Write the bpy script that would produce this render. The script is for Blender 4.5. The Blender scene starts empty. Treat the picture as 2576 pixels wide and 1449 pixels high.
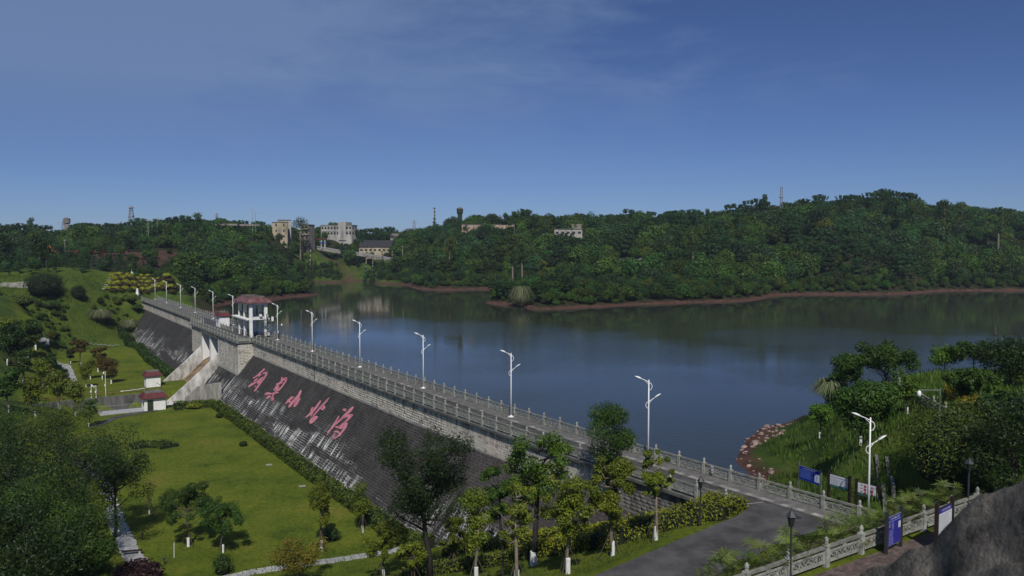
import bpy, math, random
import numpy as np
from mathutils import Vector, Matrix
random.seed(7)
RNG = np.random.default_rng(11)
PI = math.pi
scene = bpy.context.scene
COL = scene.collection
# ------------------------------------------------------------------ camera
FPX, CX, CY, HOR, CAMH = 2003.0, 1288.0, 724.5, 620.0, 18.7      # pixel scale of a 2576 px wide frame; crest road is z = 0
TH = math.atan((CY - HOR) / FPX); CT, ST = math.cos(TH), math.sin(TH)
cam_d = bpy.data.cameras.new('camera'); cam = bpy.data.objects.new('camera', cam_d); COL.objects.link(cam)
cam.location = (0, 0, CAMH); cam.rotation_euler = (PI / 2 - TH, 0, 0)
cam_d.sensor_width = 36; cam_d.lens = 36 * FPX / 2576
cam_d.clip_start = 0.1; cam_d.clip_end = 12000
cam_d.dof.use_dof = True; cam_d.dof.focus_distance = 140; cam_d.dof.aperture_fstop = 4.5
scene.camera = cam
# ------------------------------------------------------------------ world, sun, exposure
SUN_EL = math.radians(47); SUN_AZ = math.atan2(0.10, -1.0)         # behind the camera, slightly to its right
SV = Vector((math.sin(SUN_AZ) * math.cos(SUN_EL), math.cos(SUN_AZ) * math.cos(SUN_EL), math.sin(SUN_EL)))
world = bpy.data.worlds.new('World'); scene.world = world; world.use_nodes = True
wn = world.node_tree.nodes; wl = world.node_tree.links; wn.clear()
def N(t, typ, **kw):
    n = t.nodes.new(typ)
    for k, v in kw.items():
        if k == 'inp':
            for a, b in v.items(): n.inputs[a].default_value = b
        else: setattr(n, k, v)
    return n
WT = world.node_tree
sky = N(WT, 'ShaderNodeTexSky', sky_type='NISHITA', sun_disc=False, sun_elevation=SUN_EL, sun_rotation=SUN_AZ,
        altitude=3000, air_density=1.0, dust_density=2.0, ozone_density=1.0)
tc = N(WT, 'ShaderNodeTexCoord'); mp = N(WT, 'ShaderNodeMapping'); mp.inputs['Scale'].default_value = (1.0, 1.2, 3.6)
mp.inputs['Rotation'].default_value = (0, 0.10, 0.35)
cn = N(WT, 'ShaderNodeTexNoise', inp={'Scale': 2.3, 'Detail': 9, 'Roughness': 0.62, 'Distortion': 0.6})
cn2 = N(WT, 'ShaderNodeTexNoise', inp={'Scale': 9.0, 'Detail': 6, 'Roughness': 0.6, 'Distortion': 0.9})
sep = N(WT, 'ShaderNodeSeparateXYZ')
mix = N(WT, 'ShaderNodeMath', operation='MULTIPLY_ADD', inp={1: 0.35})
sub = N(WT, 'ShaderNodeMath', operation='MULTIPLY_ADD', inp={1: -1.0, 2: 0.0})      # thicker towards -X
rmp = N(WT, 'ShaderNodeMapRange', inp={'From Min': 0.50, 'From Max': 0.90, 'To Min': 0.0, 'To Max': 0.62})
el = N(WT, 'ShaderNodeMapRange', inp={'From Min': 0.08, 'From Max': 0.20, 'To Min': 0.0, 'To Max': 1.0})
mulc = N(WT, 'ShaderNodeMath', operation='MULTIPLY')
wb = N(WT, 'ShaderNodeMix', data_type='RGBA', blend_type='MULTIPLY'); wb.inputs[0].default_value = 1.0; wb.inputs[7].default_value = (0.515, 0.645, 0.96, 1)   # camera white balance
cm = N(WT, 'ShaderNodeMix', data_type='RGBA'); cm.inputs[7].default_value = (2.9, 4.2, 6.9, 1)
bg = N(WT, 'ShaderNodeBackground'); bg.inputs['Strength'].default_value = 0.065
wo = N(WT, 'ShaderNodeOutputWorld')
wl.new(tc.outputs['Generated'], mp.inputs['Vector']); wl.new(mp.outputs[0], cn.inputs['Vector']); wl.new(mp.outputs[0], cn2.inputs['Vector'])
wl.new(tc.outputs['Generated'], sep.inputs[0])
wl.new(cn2.outputs['Fac'], mix.inputs[0]); wl.new(cn.outputs['Fac'], mix.inputs[2])
wl.new(sep.outputs['X'], sub.inputs[0]); wl.new(mix.outputs[0], sub.inputs[2])
sub.inputs[1].default_value = -0.70
wl.new(sub.outputs[0], rmp.inputs['Value']); wl.new(sep.outputs['Z'], el.inputs['Value'])
wl.new(rmp.outputs[0], mulc.inputs[0]); wl.new(el.outputs[0], mulc.inputs[1])
wl.new(mulc.outputs[0], cm.inputs[0]); wl.new(sky.outputs[0], wb.inputs[6]); wl.new(wb.outputs[2], cm.inputs[6]); wl.new(cm.outputs[2], bg.inputs['Color'])
wl.new(bg.outputs[0], wo.inputs['Surface'])
sun_d = bpy.data.lights.new('sun', 'SUN'); sun_d.energy = 3.6; sun_d.angle = math.radians(0.6); sun_d.color = (1.0, 0.95, 0.87)
sun = bpy.data.objects.new('sun', sun_d); COL.objects.link(sun)
sun.rotation_euler = (-SV).to_track_quat('-Z', 'Y').to_euler(); sun.location = (0, -50, 120)
scene.view_settings.view_transform = 'Standard'; scene.view_settings.look = 'None'
scene.view_settings.exposure = 0.0; scene.view_settings.gamma = 1.0; scene.view_settings.use_curve_mapping = False
scene.render.engine = 'CYCLES'
scene.cycles.max_bounces = 5; scene.cycles.diffuse_bounces = 2; scene.cycles.glossy_bounces = 3
scene.cycles.transmission_bounces = 2; scene.cycles.volume_bounces = 0; scene.cycles.transparent_max_bounces = 4
scene.cycles.use_denoising = True
# ------------------------------------------------------------------ helpers: places
def ray(x, y):
    px, py = (x - CX) / FPX, (CY - y) / FPX
    return np.array([px, CT + py * ST, -ST + py * CT])
def at_z(x, y, z):
    r = ray(x, y); t = (z - CAMH) / r[2]; return np.array([r[0] * t, r[1] * t, z])
def at_d(x, y, dist):
    r = ray(x, y); t = dist / math.hypot(r[0], r[1]); return np.array([r[0] * t, r[1] * t, CAMH + r[2] * t])
AZ = math.radians(32.9)
O2 = np.array([12.0, 69.2]); DV = np.array([-math.sin(AZ), math.cos(AZ)]); NV = np.array([-math.cos(AZ), -math.sin(AZ)])
DROT = PI / 2 + AZ                                                   # dam frame: local x = along the crest (s), local y = downstream (q)
def bend(s): return -0.00058 * max(0.0, 35.0 - max(s, -30)) ** 2
def W(s, q, z=0.0):
    p = O2 + s * DV + (q + bend(s)) * NV; return np.array([p[0], p[1], z])
def SQ(x, y):
    vx, vy = x - O2[0], y - O2[1]; s = vx * DV[0] + vy * DV[1]; q = vx * NV[0] + vy * NV[1]
    return s, q + 0.00058 * np.maximum(0, 35 - np.maximum(s, -30)) ** 2
# ------------------------------------------------------------------ helpers: meshes
class MB:
    def __init__(self): self.v = []; self.f = []
    def add(self, vs, fs):
        b = len(self.v); self.v += [tuple(p) for p in vs]; self.f += [tuple(b + i for i in f) for f in fs]; return self
    def box(self, x0, x1, y0, y1, z0, z1, top=1.0):
        cx, cy = (x0 + x1) / 2, (y0 + y1) / 2
        t = lambda x, y: (cx + (x - cx) * top, cy + (y - cy) * top)
        vs = [(x0, y0, z0), (x1, y0, z0), (x1, y1, z0), (x0, y1, z0)] + [t(x, y) + (z1,) for x, y in ((x0, y0), (x1, y0), (x1, y1), (x0, y1))]
        return self.add(vs, [(3, 2, 1, 0), (4, 5, 6, 7), (0, 1, 5, 4), (1, 2, 6, 5), (2, 3, 7, 6), (3, 0, 4, 7)])
    def hexa(self, vs): return self.add(vs, [(3, 2, 1, 0), (4, 5, 6, 7), (0, 1, 5, 4), (1, 2, 6, 5), (2, 3, 7, 6), (3, 0, 4, 7)])
    def tube(self, pts, rad, seg=6, cap=True):
        pts = [Vector(p) for p in pts]; n = len(pts); rad = [rad] * n if isinstance(rad, (int, float)) else rad
        vs = []; fs = []; ref = None
        for i, p in enumerate(pts):
            t = (pts[min(i + 1, n - 1)] - pts[max(i - 1, 0)]).normalized()
            if ref is None: ref = t.orthogonal().normalized()
            ref = (ref - t * ref.dot(t)); ref = ref.normalized() if ref.length > 1e-6 else t.orthogonal().normalized()
            b = t.cross(ref)
            for k in range(seg):
                a = 2 * PI * k / seg; vs.append(p + (ref * math.cos(a) + b * math.sin(a)) * rad[i])
        for i in range(n - 1):
            for k in range(seg):
                k2 = (k + 1) % seg; fs.append((i * seg + k, i * seg + k2, (i + 1) * seg + k2, (i + 1) * seg + k))
        if cap: fs += [tuple(reversed(range(seg))), tuple((n - 1) * seg + k for k in range(seg))]
        return self.add(vs, fs)
    def lathe(self, prof, seg=8, c=(0, 0), rot=0.0, sq=None):
        vs = []; fs = []
        for r, z in prof:
            for k in range(seg):
                a = 2 * PI * k / seg + rot; vs.append((c[0] + r * math.cos(a), c[1] + r * math.sin(a), z))
        n = len(prof)
        for i in range(n - 1):
            for k in range(seg):
                k2 = (k + 1) % seg; fs.append((i * seg + k, i * seg + k2, (i + 1) * seg + k2, (i + 1) * seg + k))
        fs += [tuple(reversed(range(seg))), tuple((n - 1) * seg + k for k in range(seg))]
        return self.add(vs, fs)
    def prism(self, poly, z0, z1):
        n = len(poly); vs = [(x, y, z0) for x, y in poly] + [(x, y, z1) for x, y in poly]
        fs = [tuple(reversed(range(n))), tuple(range(n, 2 * n))] + [(i, (i + 1) % n, n + (i + 1) % n, n + i) for i in range(n)]
        return self.add(vs, fs)
    def mesh(self, name, mat, smooth=False):
        me = bpy.data.meshes.new(name); me.from_pydata(self.v, [], self.f); me.validate(); me.update()
        if mat: me.materials.append(mat)
        if smooth: me.polygons.foreach_set('use_smooth', [True] * len(me.polygons))
        return me
    def build(self, name, mat, parent=None, smooth=False): return obj(name, self.mesh(name, mat, smooth), parent)
def obj(name, me, parent=None, loc=None, rz=None, scale=None):
    o = bpy.data.objects.new(name, me); COL.objects.link(o)
    if parent is not None: o.parent = parent
    if loc is not None: o.location = [float(c) for c in loc]
    if rz is not None: o.rotation_euler = (0, 0, rz)
    if scale is not None: o.scale = scale if hasattr(scale, '__len__') else (scale,) * 3
    return o
def tag(o, label=None, cat=None, group=None, kind=None):
    if label: o['label'] = label
    if cat: o['category'] = cat
    if group: o['group'] = group
    if kind: o['kind'] = kind
    return o
def thing(name, label, cat, loc=(0, 0, 0), rz=0.0, group=None, scale=None):
    return tag(obj(name, None, None, loc, rz, scale), label, cat, group)
def copy_tree(o, parent=None):
    c = o.copy(); COL.objects.link(c); c.parent = parent
    for ch in o.children: copy_tree(ch, c)
    return c
def np_mesh(name, V, F4, mat, attr=None, smooth=False):
    me = bpy.data.meshes.new(name); nv, nf = len(V), len(F4); k = F4.shape[1]
    me.vertices.add(nv); me.vertices.foreach_set('co', np.ascontiguousarray(V, dtype=np.float32).ravel())
    me.loops.add(nf * k); me.loops.foreach_set('vertex_index', np.ascontiguousarray(F4, dtype=np.int32).ravel())
    me.polygons.add(nf); me.polygons.foreach_set('loop_start', np.arange(nf, dtype=np.int32) * k)
    if smooth: me.polygons.foreach_set('use_smooth', np.ones(nf, dtype=bool))
    me.update(calc_edges=True); me.validate()
    if mat: me.materials.append(mat)
    for nm, dom, arr in (attr or []):
        a = me.attributes.new(nm, 'FLOAT', dom); a.data.foreach_set('value', np.ascontiguousarray(arr, dtype=np.float32))
    return me
# ------------------------------------------------------------------ materials
MATS = {}
def mat(name, col, rough=0.8, var=0.25, scale=2.0, streak=0.0, col2=None, bump=0.0, bscale=None, metal=0.0, spec=0.3, emit=None, objvar=0.0, faceattr=False):
    m = bpy.data.materials.new(name); m.use_nodes = True; t = m.node_tree; t.nodes.clear(); L = t.links.new
    out = N(t, 'ShaderNodeOutputMaterial'); b = N(t, 'ShaderNodeBsdfPrincipled'); L(b.outputs[0], out.inputs[0])
    b.inputs['Roughness'].default_value = rough; b.inputs['Metallic'].default_value = metal; b.inputs['Specular IOR Level'].default_value = spec
    g = N(t, 'ShaderNodeNewGeometry'); mpn = N(t, 'ShaderNodeMapping'); L(g.outputs['Position'], mpn.inputs[0])
    if streak: mpn.inputs['Scale'].default_value = (1, 1, streak)
    nz = N(t, 'ShaderNodeTexNoise', inp={'Scale': scale, 'Detail': 6, 'Roughness': 0.65}); L(mpn.outputs[0], nz.inputs['Vector'])
    cr = N(t, 'ShaderNodeValToRGB'); c2 = col2 or [c * (1 - var) for c in col]
    c1 = col if col2 else [min(1, c * (1 + var * 0.6)) for c in col]
    cr.color_ramp.elements[0].position = 0.36; cr.color_ramp.elements[1].position = 0.66
    cr.color_ramp.elements[0].color = (*c2, 1); cr.color_ramp.elements[1].color = (*c1, 1)
    L(nz.outputs['Fac'], cr.inputs[0]); last = cr.outputs[0]
    if objvar:
        oi = N(t, 'ShaderNodeObjectInfo'); src = oi.outputs['Random']
        if faceattr:
            at = N(t, 'ShaderNodeAttribute', attribute_name='v'); ad = N(t, 'ShaderNodeMath', operation='ADD'); fr = N(t, 'ShaderNodeMath', operation='FRACT')
            L(src, ad.inputs[0]); L(at.outputs['Fac'], ad.inputs[1]); L(ad.outputs[0], fr.inputs[0]); src = fr.outputs[0]
        mr = N(t, 'ShaderNodeMapRange', inp={'To Min': 1 - objvar, 'To Max': 1 + objvar}); L(src, mr.inputs[0])
        vm = N(t, 'ShaderNodeVectorMath', operation='SCALE'); L(last, vm.inputs[0]); L(mr.outputs[0], vm.inputs['Scale']); last = vm.outputs[0]
    L(last, b.inputs['Base Color'])
    if bump:
        n2 = N(t, 'ShaderNodeTexNoise', inp={'Scale': bscale or scale * 4, 'Detail': 5, 'Roughness': 0.7}); L(g.outputs['Position'], n2.inputs['Vector'])
        bp = N(t, 'ShaderNodeBump', inp={'Strength': bump, 'Distance': 0.05}); L(n2.outputs['Fac'], bp.inputs['Height']); L(bp.outputs[0], b.inputs['Normal'])
    MATS[name] = m; return m
def leafmat(name, dark, light, trans=0.25, objvar=0.15, rough=0.5):
    m = bpy.data.materials.new(name); m.use_nodes = True; t = m.node_tree; t.nodes.clear(); L = t.links.new
    out = N(t, 'ShaderNodeOutputMaterial'); b = N(t, 'ShaderNodeBsdfPrincipled'); tr = N(t, 'ShaderNodeBsdfTranslucent'); mx = N(t, 'ShaderNodeMixShader')
    at = N(t, 'ShaderNodeAttribute', attribute_name='v'); cr = N(t, 'ShaderNodeValToRGB')
    cr.color_ramp.elements[0].color = (*dark, 1); cr.color_ramp.elements[1].color = (*light, 1); L(at.outputs['Fac'], cr.inputs[0])
    oi = N(t, 'ShaderNodeObjectInfo'); mr = N(t, 'ShaderNodeMapRange', inp={'To Min': 1 - objvar, 'To Max': 1 + objvar}); L(oi.outputs['Random'], mr.inputs[0])
    hs = N(t, 'ShaderNodeHueSaturation'); m2 = N(t, 'ShaderNodeMapRange', inp={'To Min': 0.5 - objvar * 0.035, 'To Max': 0.5 + objvar * 0.05}); L(oi.outputs['Random'], m2.inputs[0])
    L(m2.outputs[0], hs.inputs['Hue']); L(mr.outputs[0], hs.inputs['Value']); L(cr.outputs[0], hs.inputs['Color'])
    L(hs.outputs[0], b.inputs['Base Color']); L(hs.outputs[0], tr.inputs['Color'])
    b.inputs['Roughness'].default_value = rough; b.inputs['Specular IOR Level'].default_value = 0.25
    mx.inputs[0].default_value = trans; L(b.outputs[0], mx.inputs[1]); L(tr.outputs[0], mx.inputs[2]); L(mx.outputs[0], out.inputs[0])
    MATS[name] = m; return m
M = MATS
mat('concrete', (0.30, 0.29, 0.26), 0.9, 0.45, 1.2, streak=0.25, bump=0.3)
mat('dark_concrete', (0.13, 0.13, 0.12), 0.9, 0.5, 0.9, streak=0.2, bump=0.3)
mat('rail_stone', (0.30, 0.305, 0.27), 0.85, 0.35, 3.0, bump=0.25, objvar=0.10)
mat('rail_top', (0.20, 0.20, 0.17), 0.9, 0.4, 2.0, bump=0.2)
mat('white_paint', (0.80, 0.80, 0.80), 0.35, 0.05, 3.0, spec=0.5)
mat('white_wall', (0.78, 0.78, 0.76), 0.7, 0.10, 1.6, streak=0.3)
mat('roof_red', (0.105, 0.022, 0.026), 0.55, 0.3, 1.5, bump=0.1)
mat('roof_worn', (0.19, 0.12, 0.12), 0.7, 0.1, 1.1, col2=(0.10, 0.022, 0.026))
mat('roof_deck', (0.16, 0.15, 0.13), 0.95, 0.5, 2.0)
mat('asphalt', (0.078, 0.076, 0.077), 0.9, 0.45, 0.5, bump=0.25, bscale=14)
mat('paving_grey', (0.155, 0.150, 0.142), 0.9, 0.3, 1.5, bump=0.2, objvar=0.18)
mat('paving_light', (0.29, 0.275, 0.255), 0.9, 0.3, 1.5, bump=0.2, objvar=0.2)
mat('slab_stone', (0.33, 0.335, 0.335), 0.85, 0.3, 1.2, bump=0.2, objvar=0.16)
mat('brick_paver', (0.115, 0.086, 0.076), 0.9, 0.3, 2.5, objvar=0.3)
mat('metal_dark', (0.05, 0.05, 0.055), 0.5, 0.2, 3.0, metal=0.3)
mat('metal_grey', (0.32, 0.33, 0.34), 0.4, 0.15, 3.0, metal=0.6)
mat('lattice', (0.30, 0.31, 0.33), 0.6, 0.1, 3.0)
mat('rust', (0.12, 0.045, 0.035), 0.8, 0.4, 2.0)
mat('wood_dark', (0.028, 0.017, 0.014), 0.6, 0.4, 4.0)
mat('sign_blue', (0.012, 0.035, 0.33), 0.35, 0.05, 1.0)
mat('sign_violet', (0.03, 0.03, 0.27), 0.35, 0.05, 1.0)
mat('sign_white', (0.62, 0.64, 0.68), 0.35, 0.05, 1.0)
mat('sign_red', (0.45, 0.012, 0.03), 0.5, 0.1, 4.0)
mat('sign_black', (0.03, 0.03, 0.035), 0.5, 0.1, 4.0)
mat('sign_teal', (0.04, 0.20, 0.17), 0.5, 0.4, 3.0, col2=(0.02, 0.07, 0.05))
mat('sign_map', (0.25, 0.38, 0.62), 0.5, 0.1, 3.0)
mat('glass_dark', (0.02, 0.024, 0.026), 0.15, 0.1, 1.0, spec=0.5)
mat('door_green', (0.035, 0.05, 0.025), 0.5, 0.3, 2.0)
mat('bark', (0.085, 0.07, 0.055), 0.95, 0.4, 6.0, streak=0.3, bump=0.3)
mat('bark_dark', (0.035, 0.03, 0.027), 0.95, 0.4, 6.0, streak=0.3, bump=0.3)
mat('bark_pale', (0.20, 0.17, 0.13), 0.95, 0.35, 6.0, streak=0.3, bump=0.3)
mat('limewash', (0.72, 0.72, 0.70), 0.9, 0.12, 5.0)
mat('pink_paint', (0.56, 0.235, 0.285), 0.85, 0.1, 1.6, streak=0.4, col2=(0.36, 0.11, 0.15))
mat('brick_mortar', (0.30, 0.29, 0.28), 0.95, 0.6, 0.8, streak=0.15)
mat('rock', (0.26, 0.19, 0.16), 0.9, 0.4, 1.2, bump=0.4, objvar=0.3)
mat('fore_rock', (0.20, 0.178, 0.152), 0.95, 0.1, 7.0, col2=(0.045, 0.042, 0.038), bump=1.0, bscale=22)
mat('render_cream', (0.40, 0.34, 0.24), 0.9, 0.4, 0.4, streak=0.2)
mat('render_white', (0.40, 0.385, 0.355), 0.9, 0.4, 0.35, streak=0.2)
mat('render_pink', (0.42, 0.32, 0.25), 0.9, 0.3, 0.35, streak=0.2)
mat('roof_tile', (0.035, 0.034, 0.036), 0.85, 0.4, 0.8)
mat('ivy_wall', (0.030, 0.045, 0.020), 0.9, 0.5, 1.2, bump=0.6)
mat('tower_concrete', (0.22, 0.20, 0.17), 0.9, 0.35, 0.5, streak=0.3)
mat('machine_orange', (0.55, 0.17, 0.02), 0.5, 0.2, 2.0)
mat('machine_red', (0.25, 0.02, 0.022), 0.5, 0.2, 2.0)
mat('tyre', (0.02, 0.02, 0.02), 0.9, 0.2, 3.0)
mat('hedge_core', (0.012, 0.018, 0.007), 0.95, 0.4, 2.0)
mat('wire_white', (0.55, 0.55, 0.53), 0.8, 0.2, 3.0)
leafmat('leaf_green', (0.014, 0.036, 0.006), (0.070, 0.135, 0.018))
leafmat('leaf_dark', (0.007, 0.019, 0.005), (0.038, 0.076, 0.012))
leafmat('leaf_yellow', (0.036, 0.066, 0.007), (0.215, 0.255, 0.022))
leafmat('leaf_amber', (0.050, 0.052, 0.008), (0.230, 0.185, 0.022))
leafmat('leaf_bright', (0.030, 0.075, 0.008), (0.130, 0.230, 0.022))
leafmat('leaf_hedge', (0.030, 0.058, 0.008), (0.125, 0.175, 0.022))
leafmat('leaf_limehedge', (0.065, 0.095, 0.008), (0.360, 0.380, 0.024))
leafmat('leaf_gold', (0.12, 0.10, 0.008), (0.36, 0.27, 0.02))
leafmat('leaf_red', (0.020, 0.008, 0.010), (0.060, 0.022, 0.024))
leafmat('leaf_rust', (0.045, 0.038, 0.010), (0.165, 0.115, 0.024))
leafmat('leaf_palm', (0.030, 0.065, 0.010), (0.190, 0.240, 0.040))
leafmat('grass_blade', (0.030, 0.068, 0.008), (0.120, 0.200, 0.022))
leafmat('leaf_bed', (0.030, 0.022, 0.010), (0.085, 0.062, 0.020))
leafmat('grass_lime', (0.05, 0.08, 0.01), (0.13, 0.17, 0.03))
leafmat('grass_straw', (0.075, 0.095, 0.040), (0.22, 0.24, 0.12))
leafmat('forest_a', (0.013, 0.035, 0.006), (0.062, 0.128, 0.019), objvar=0.45)
leafmat('forest_b', (0.020, 0.046, 0.006), (0.096, 0.158, 0.018), objvar=0.45)
leafmat('forest_c', (0.013, 0.035, 0.010), (0.058, 0.122, 0.034), objvar=0.4)
leafmat('forest_lime', (0.040, 0.070, 0.008), (0.160, 0.185, 0.020), objvar=0.25)

ORDW = ['first', 'second', 'third', 'fourth', 'fifth', 'sixth', 'seventh', 'eighth', 'ninth', 'tenth', 'eleventh', 'twelfth', 'thirteenth', 'fourteenth', 'fifteenth', 'sixteenth', 'seventeenth', 'eighteenth', 'nineteenth', 'twentieth']
ORDW += ['twenty-' + w for w in ORDW[:9]] + ['thirtieth'] + ['thirty-' + w for w in ORDW[:9]]
# ------------------------------------------------------------------ terrain
CP = []
def cp(px, py, dist, dz=0.0):
    p = at_d(px, py, dist); CP.append((p[0], p[1], p[2] + dz))
def cs(s, q, z): p = W(s, q, z); CP.append(tuple(p))
WATER = -4.0
SHORE = [(1340, 778), (1300, 770), (1450, 775), (1650, 765), (1800, 760), (2000, 742), (2330, 735), (2450, 718), (2576, 716)]
SHORE2 = [(1290, 728), (1100, 730), (1000, 716), (940, 709), (860, 706), (770, 712)]
SHORE3 = [(690, 753), (765, 745), (735, 722)]
for lst in (SHORE, SHORE2, SHORE3):
    for (x, y) in lst:
        p = at_z(x, y, WATER); CP.append((p[0], p[1], WATER + 0.05))
        u = p[:2] / np.linalg.norm(p[:2])
        for dd, z in ((7, -2.2), (-10, -7.0)):
            CP.append((p[0] + u[0] * dd, p[1] + u[1] * dd, z))
        if lst is not SHORE3: CP.append((p[0] + u[0] * 22, p[1] + u[1] * 22, 0.3))
for (x, y) in ((20, 130), (0, 200), (60, 200), (150, 250), (62, 125), (95, 165), (-40, 250), (-70, 320), (-30, 370), (-75, 420), (-95, 470),
               (200, 330), (250, 390), (110, 290), (320, 300), (220, 200), (8, 350), (20, 385), (-50, 200), (-85, 270), (0, 120), (10, 100), (350, 400), (130, 190)):
    CP.append((x, y, -10.0))
for (x, y, dd) in ((2150, 0, 120), (2330, 0, 132), (2500, 0, 136), (2600, 0, 140)):
    CP.append(((x - CX) / FPX * dd, dd, -7))
# right hills, visible canopy lowered by the tree height
for a in ((1500, 700, 325, -6), (1650, 690, 345, -7), (1800, 650, 390, -8), (1740, 600, 440, -8), (1900, 570, 470, -9), (2000, 525, 520, -10), (2150, 505, 530, -11),
          (2280, 500, 530, -12), (2400, 520, 545, -11), (2500, 550, 570, -9), (2620, 545, 600, -9), (2000, 640, 425, -8), (2300, 640, 450, -7), (2500, 640, 520, -8), (2650, 650, 530, -8),
          (1650, 575, 650, -9), (1560, 560, 560, -9), (1480, 550, 520, -10), (1400, 570, 490, -9), (1240, 570, 510, -6), (1100, 570, 520, -8), (1040, 590, 560, -8), (960, 600, 620, -8),
          (900, 590, 600, -9), (850, 580, 590, -6), (770, 575, 560, -6), (700, 575, 530, -6), (600, 572, 520, -8), (500, 572, 480, -8), (400, 588, 450, -7), (330, 596, 520, -7),
          (200, 602, 600, -7), (80, 605, 700, -7), (-60, 605, 760, -6), (1300, 640, 450, -7), (1420, 650, 420, -7), (1180, 650, 450, -7), (1090, 640, 490, -6),
          (850, 660, 542, 0), (960, 655, 530, -1), (860, 640, 552, 0), (800, 627, 570, -0.5), (720, 628, 560, -0.5), (920, 641, 556, 0), (1040, 664, 505, 0), (1090, 680, 480, 0),
          (850, 697, 518, 0), (960, 692, 505, 0), (1050, 690, 480, 0), (600, 650, 410, -8), (640, 700, 365, -7), (560, 700, 350, -6), (600, 610, 460, -9), (480, 690, 350, -5), (480, 620, 430, -7)):
    cp(*a)
for (px, dd, z) in ((2280, 720, 30), (2000, 720, 26), (1500, 700, 18), (1200, 700, 16), (900, 760, 12), (600, 720, 14), (300, 800, 8), (2600, 800, 22), (0, 950, 4)):
    CP.append(((px - CX) / FPX * dd, dd, z))
# left: mound, flower bed, grass hill
for a in ((340, 640, 440, 0), (250, 640, 430, 0), (160, 645, 420, 0), (60, 650, 430, -3), (340, 665, 400, 0), (420, 655, 410, 0), (330, 738, 298, 0), (255, 736, 298, 0), (445, 737, 300, 0), (330, 689, 322, 0), (270, 691, 320, 0),
          (425, 689, 322, 0), (330, 684, 345, -2), (470, 742, 292, 0), (150, 728, 290, 0), (200, 705, 305, 0), (60, 760, 258, 0), (200, 780, 250, 0), (300, 778, 255, 0), (110, 720, 300, 0), (0, 720, 300, 0),
          (100, 830, 238, 0), (50, 800, 240, 0), (0, 780, 225, 0), (-80, 800, 200, 0), (180, 855, 228, 0), (280, 845, 240, 0), (340, 800, 272, 0), (0, 880, 200, 0), (60, 900, 205, 0), (-60, 1000, 150, 0), (-80, 1200, 100, 0)):
    cp(*a)
# lawn and valley floor
for s in (30, 50, 70, 90, 108, 150, 180, 205):
    for q in (13.5, 24, 36): cs(s, q, -11.8)
for s in (45, 70, 90): cs(s, 48, -11.6)
for s, q in ((218, 14), (222, 24), (215, 34)): cs(s, q, -11.4)
cs(232, 13, -11.6); cs(240, 9, -8.6); cs(247, 7, -4.2); cs(250, 12, -4.5); cs(254, 5, -0.7); cs(258, 3, -0.15); cs(262, 0, 0.2); cs(256, -3, -1.5); cs(252, -9, -4.5); cs(270, 3, 0.3)
cs(266, -18, -2.5); cs(285, -30, -2.2)
# right abutment bank
for s, z in ((-6.5, -2.9), (-4, -4.0), (-2, -5.0), (1, -6.0), (4.6, -7.0), (8.6, -8.5), (11, -9.2), (17, -10.6), (24, -11.5)): cs(s, 8.3, z)
for s, z in ((-13.5, -0.6), (-10, -1.9), (-4, -4.2), (3, -6.8), (12, -9.6), (21, -11.6)): cs(s, 14, z)
for s, z in ((-16, -0.7), (-11, -2.2), (-4, -4.8), (4, -7.4), (13, -10.2), (22, -11.7)): cs(s, 20, z)
for s, z in ((-19, -0.9), (-12, -2.6), (-4, -5.2), (4, -7.8), (13, -10.4), (22, -11.7)): cs(s, 27, z)
for s, z in ((-26, -1.0), (-14, -3.2), (-2, -6.6), (10, -9.8), (20, -11.4)): cs(s, 40, z)
for s, q, z in ((-6, -5, -4.05), (-9, -1.5, -2.6), (-13, -1.4, -1.3), (-17, -2.0, -1.0), (-21, -2.4, -0.8), (-25, -1.2, -0.5), (-30, -1.0, 0.5), (1.4, -14.5, -4.0), (5.7, -17, -4.0), (6.7, -18.6, -4.0), (11.5, -25.5, -4.0), (14.7, -32.5, -4.0), (-1, -9, -4.0),
                (0, -5, -5.5), (7, -12, -5.8), (13, -20, -6), (-10, -8, -2.2), (-5, -15, -2.4), (1, -22, -2.4), (7, -29, -2.6), (11, -36, -3.2)): cs(s, q, z)
for a in ((2165, 1110, 68), (2040, 1236, 66), (1960, 1190, 71), (1990, 1100, 88), (2100, 1000, 98), (2100, 1060, 80), (2250, 978, 92), (2440, 1078, 64), (2330, 940, 106), (2450, 940, 108), (2600, 945, 108),
          (2500, 1100, 62), (2250, 1200, 61), (2300, 1270, 54), (2420, 1300, 42), (2600, 1250, 42), (2180, 1262, 64), (2700, 1000, 90)):
    cp(*a)
# road fork and the upper brick path
for x, y in ((15.8, 54.8), (10.4, 49.7), (4.5, 44.2), (-2, 38), (11.2, 44.6), (17.9, 50.6), (22.6, 52.3), (20, 56), (14, 50), (7, 43)): CP.append((x, y, -0.12))
for x, y in ((7, 31.5), (12.2, 35.2), (17.4, 38.6), (22, 41.8), (26, 44.5), (10, 28), (20, 33), (28, 38), (34, 46), (2, 24), (14, 22)): CP.append((x, y, 3.45))
for x, y in ((9, 35.2), (14.5, 39), (19.6, 42.2)): CP.append((x, y, 3.1))
for x, y in ((0, 0), (-10, -20), (20, 0), (40, 10), (-20, 10), (40, 30)): CP.append((x, y, 3.0))
for x, y in ((-30, 30), (-45, 55), (-60, 70), (-60, 20), (-90, 60), (-110, 120), (-100, 30)): CP.append((x, y, -10.5))
for s in (30, 70, 110, 150, 190, 225): cs(s, 3.5, -9.5); cs(s, -6, -9.5)
R6 = 6000.0
for k in range(16):
    a = 2 * PI * k / 16; CP.append((R6 * math.cos(a), R6 * math.sin(a), -2.0)); CP.append((2000 * math.cos(a), 2000 * math.sin(a), 2.0))
P = np.array(CP); PX = P[:, :2] / 100.0; nP = len(P)
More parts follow.
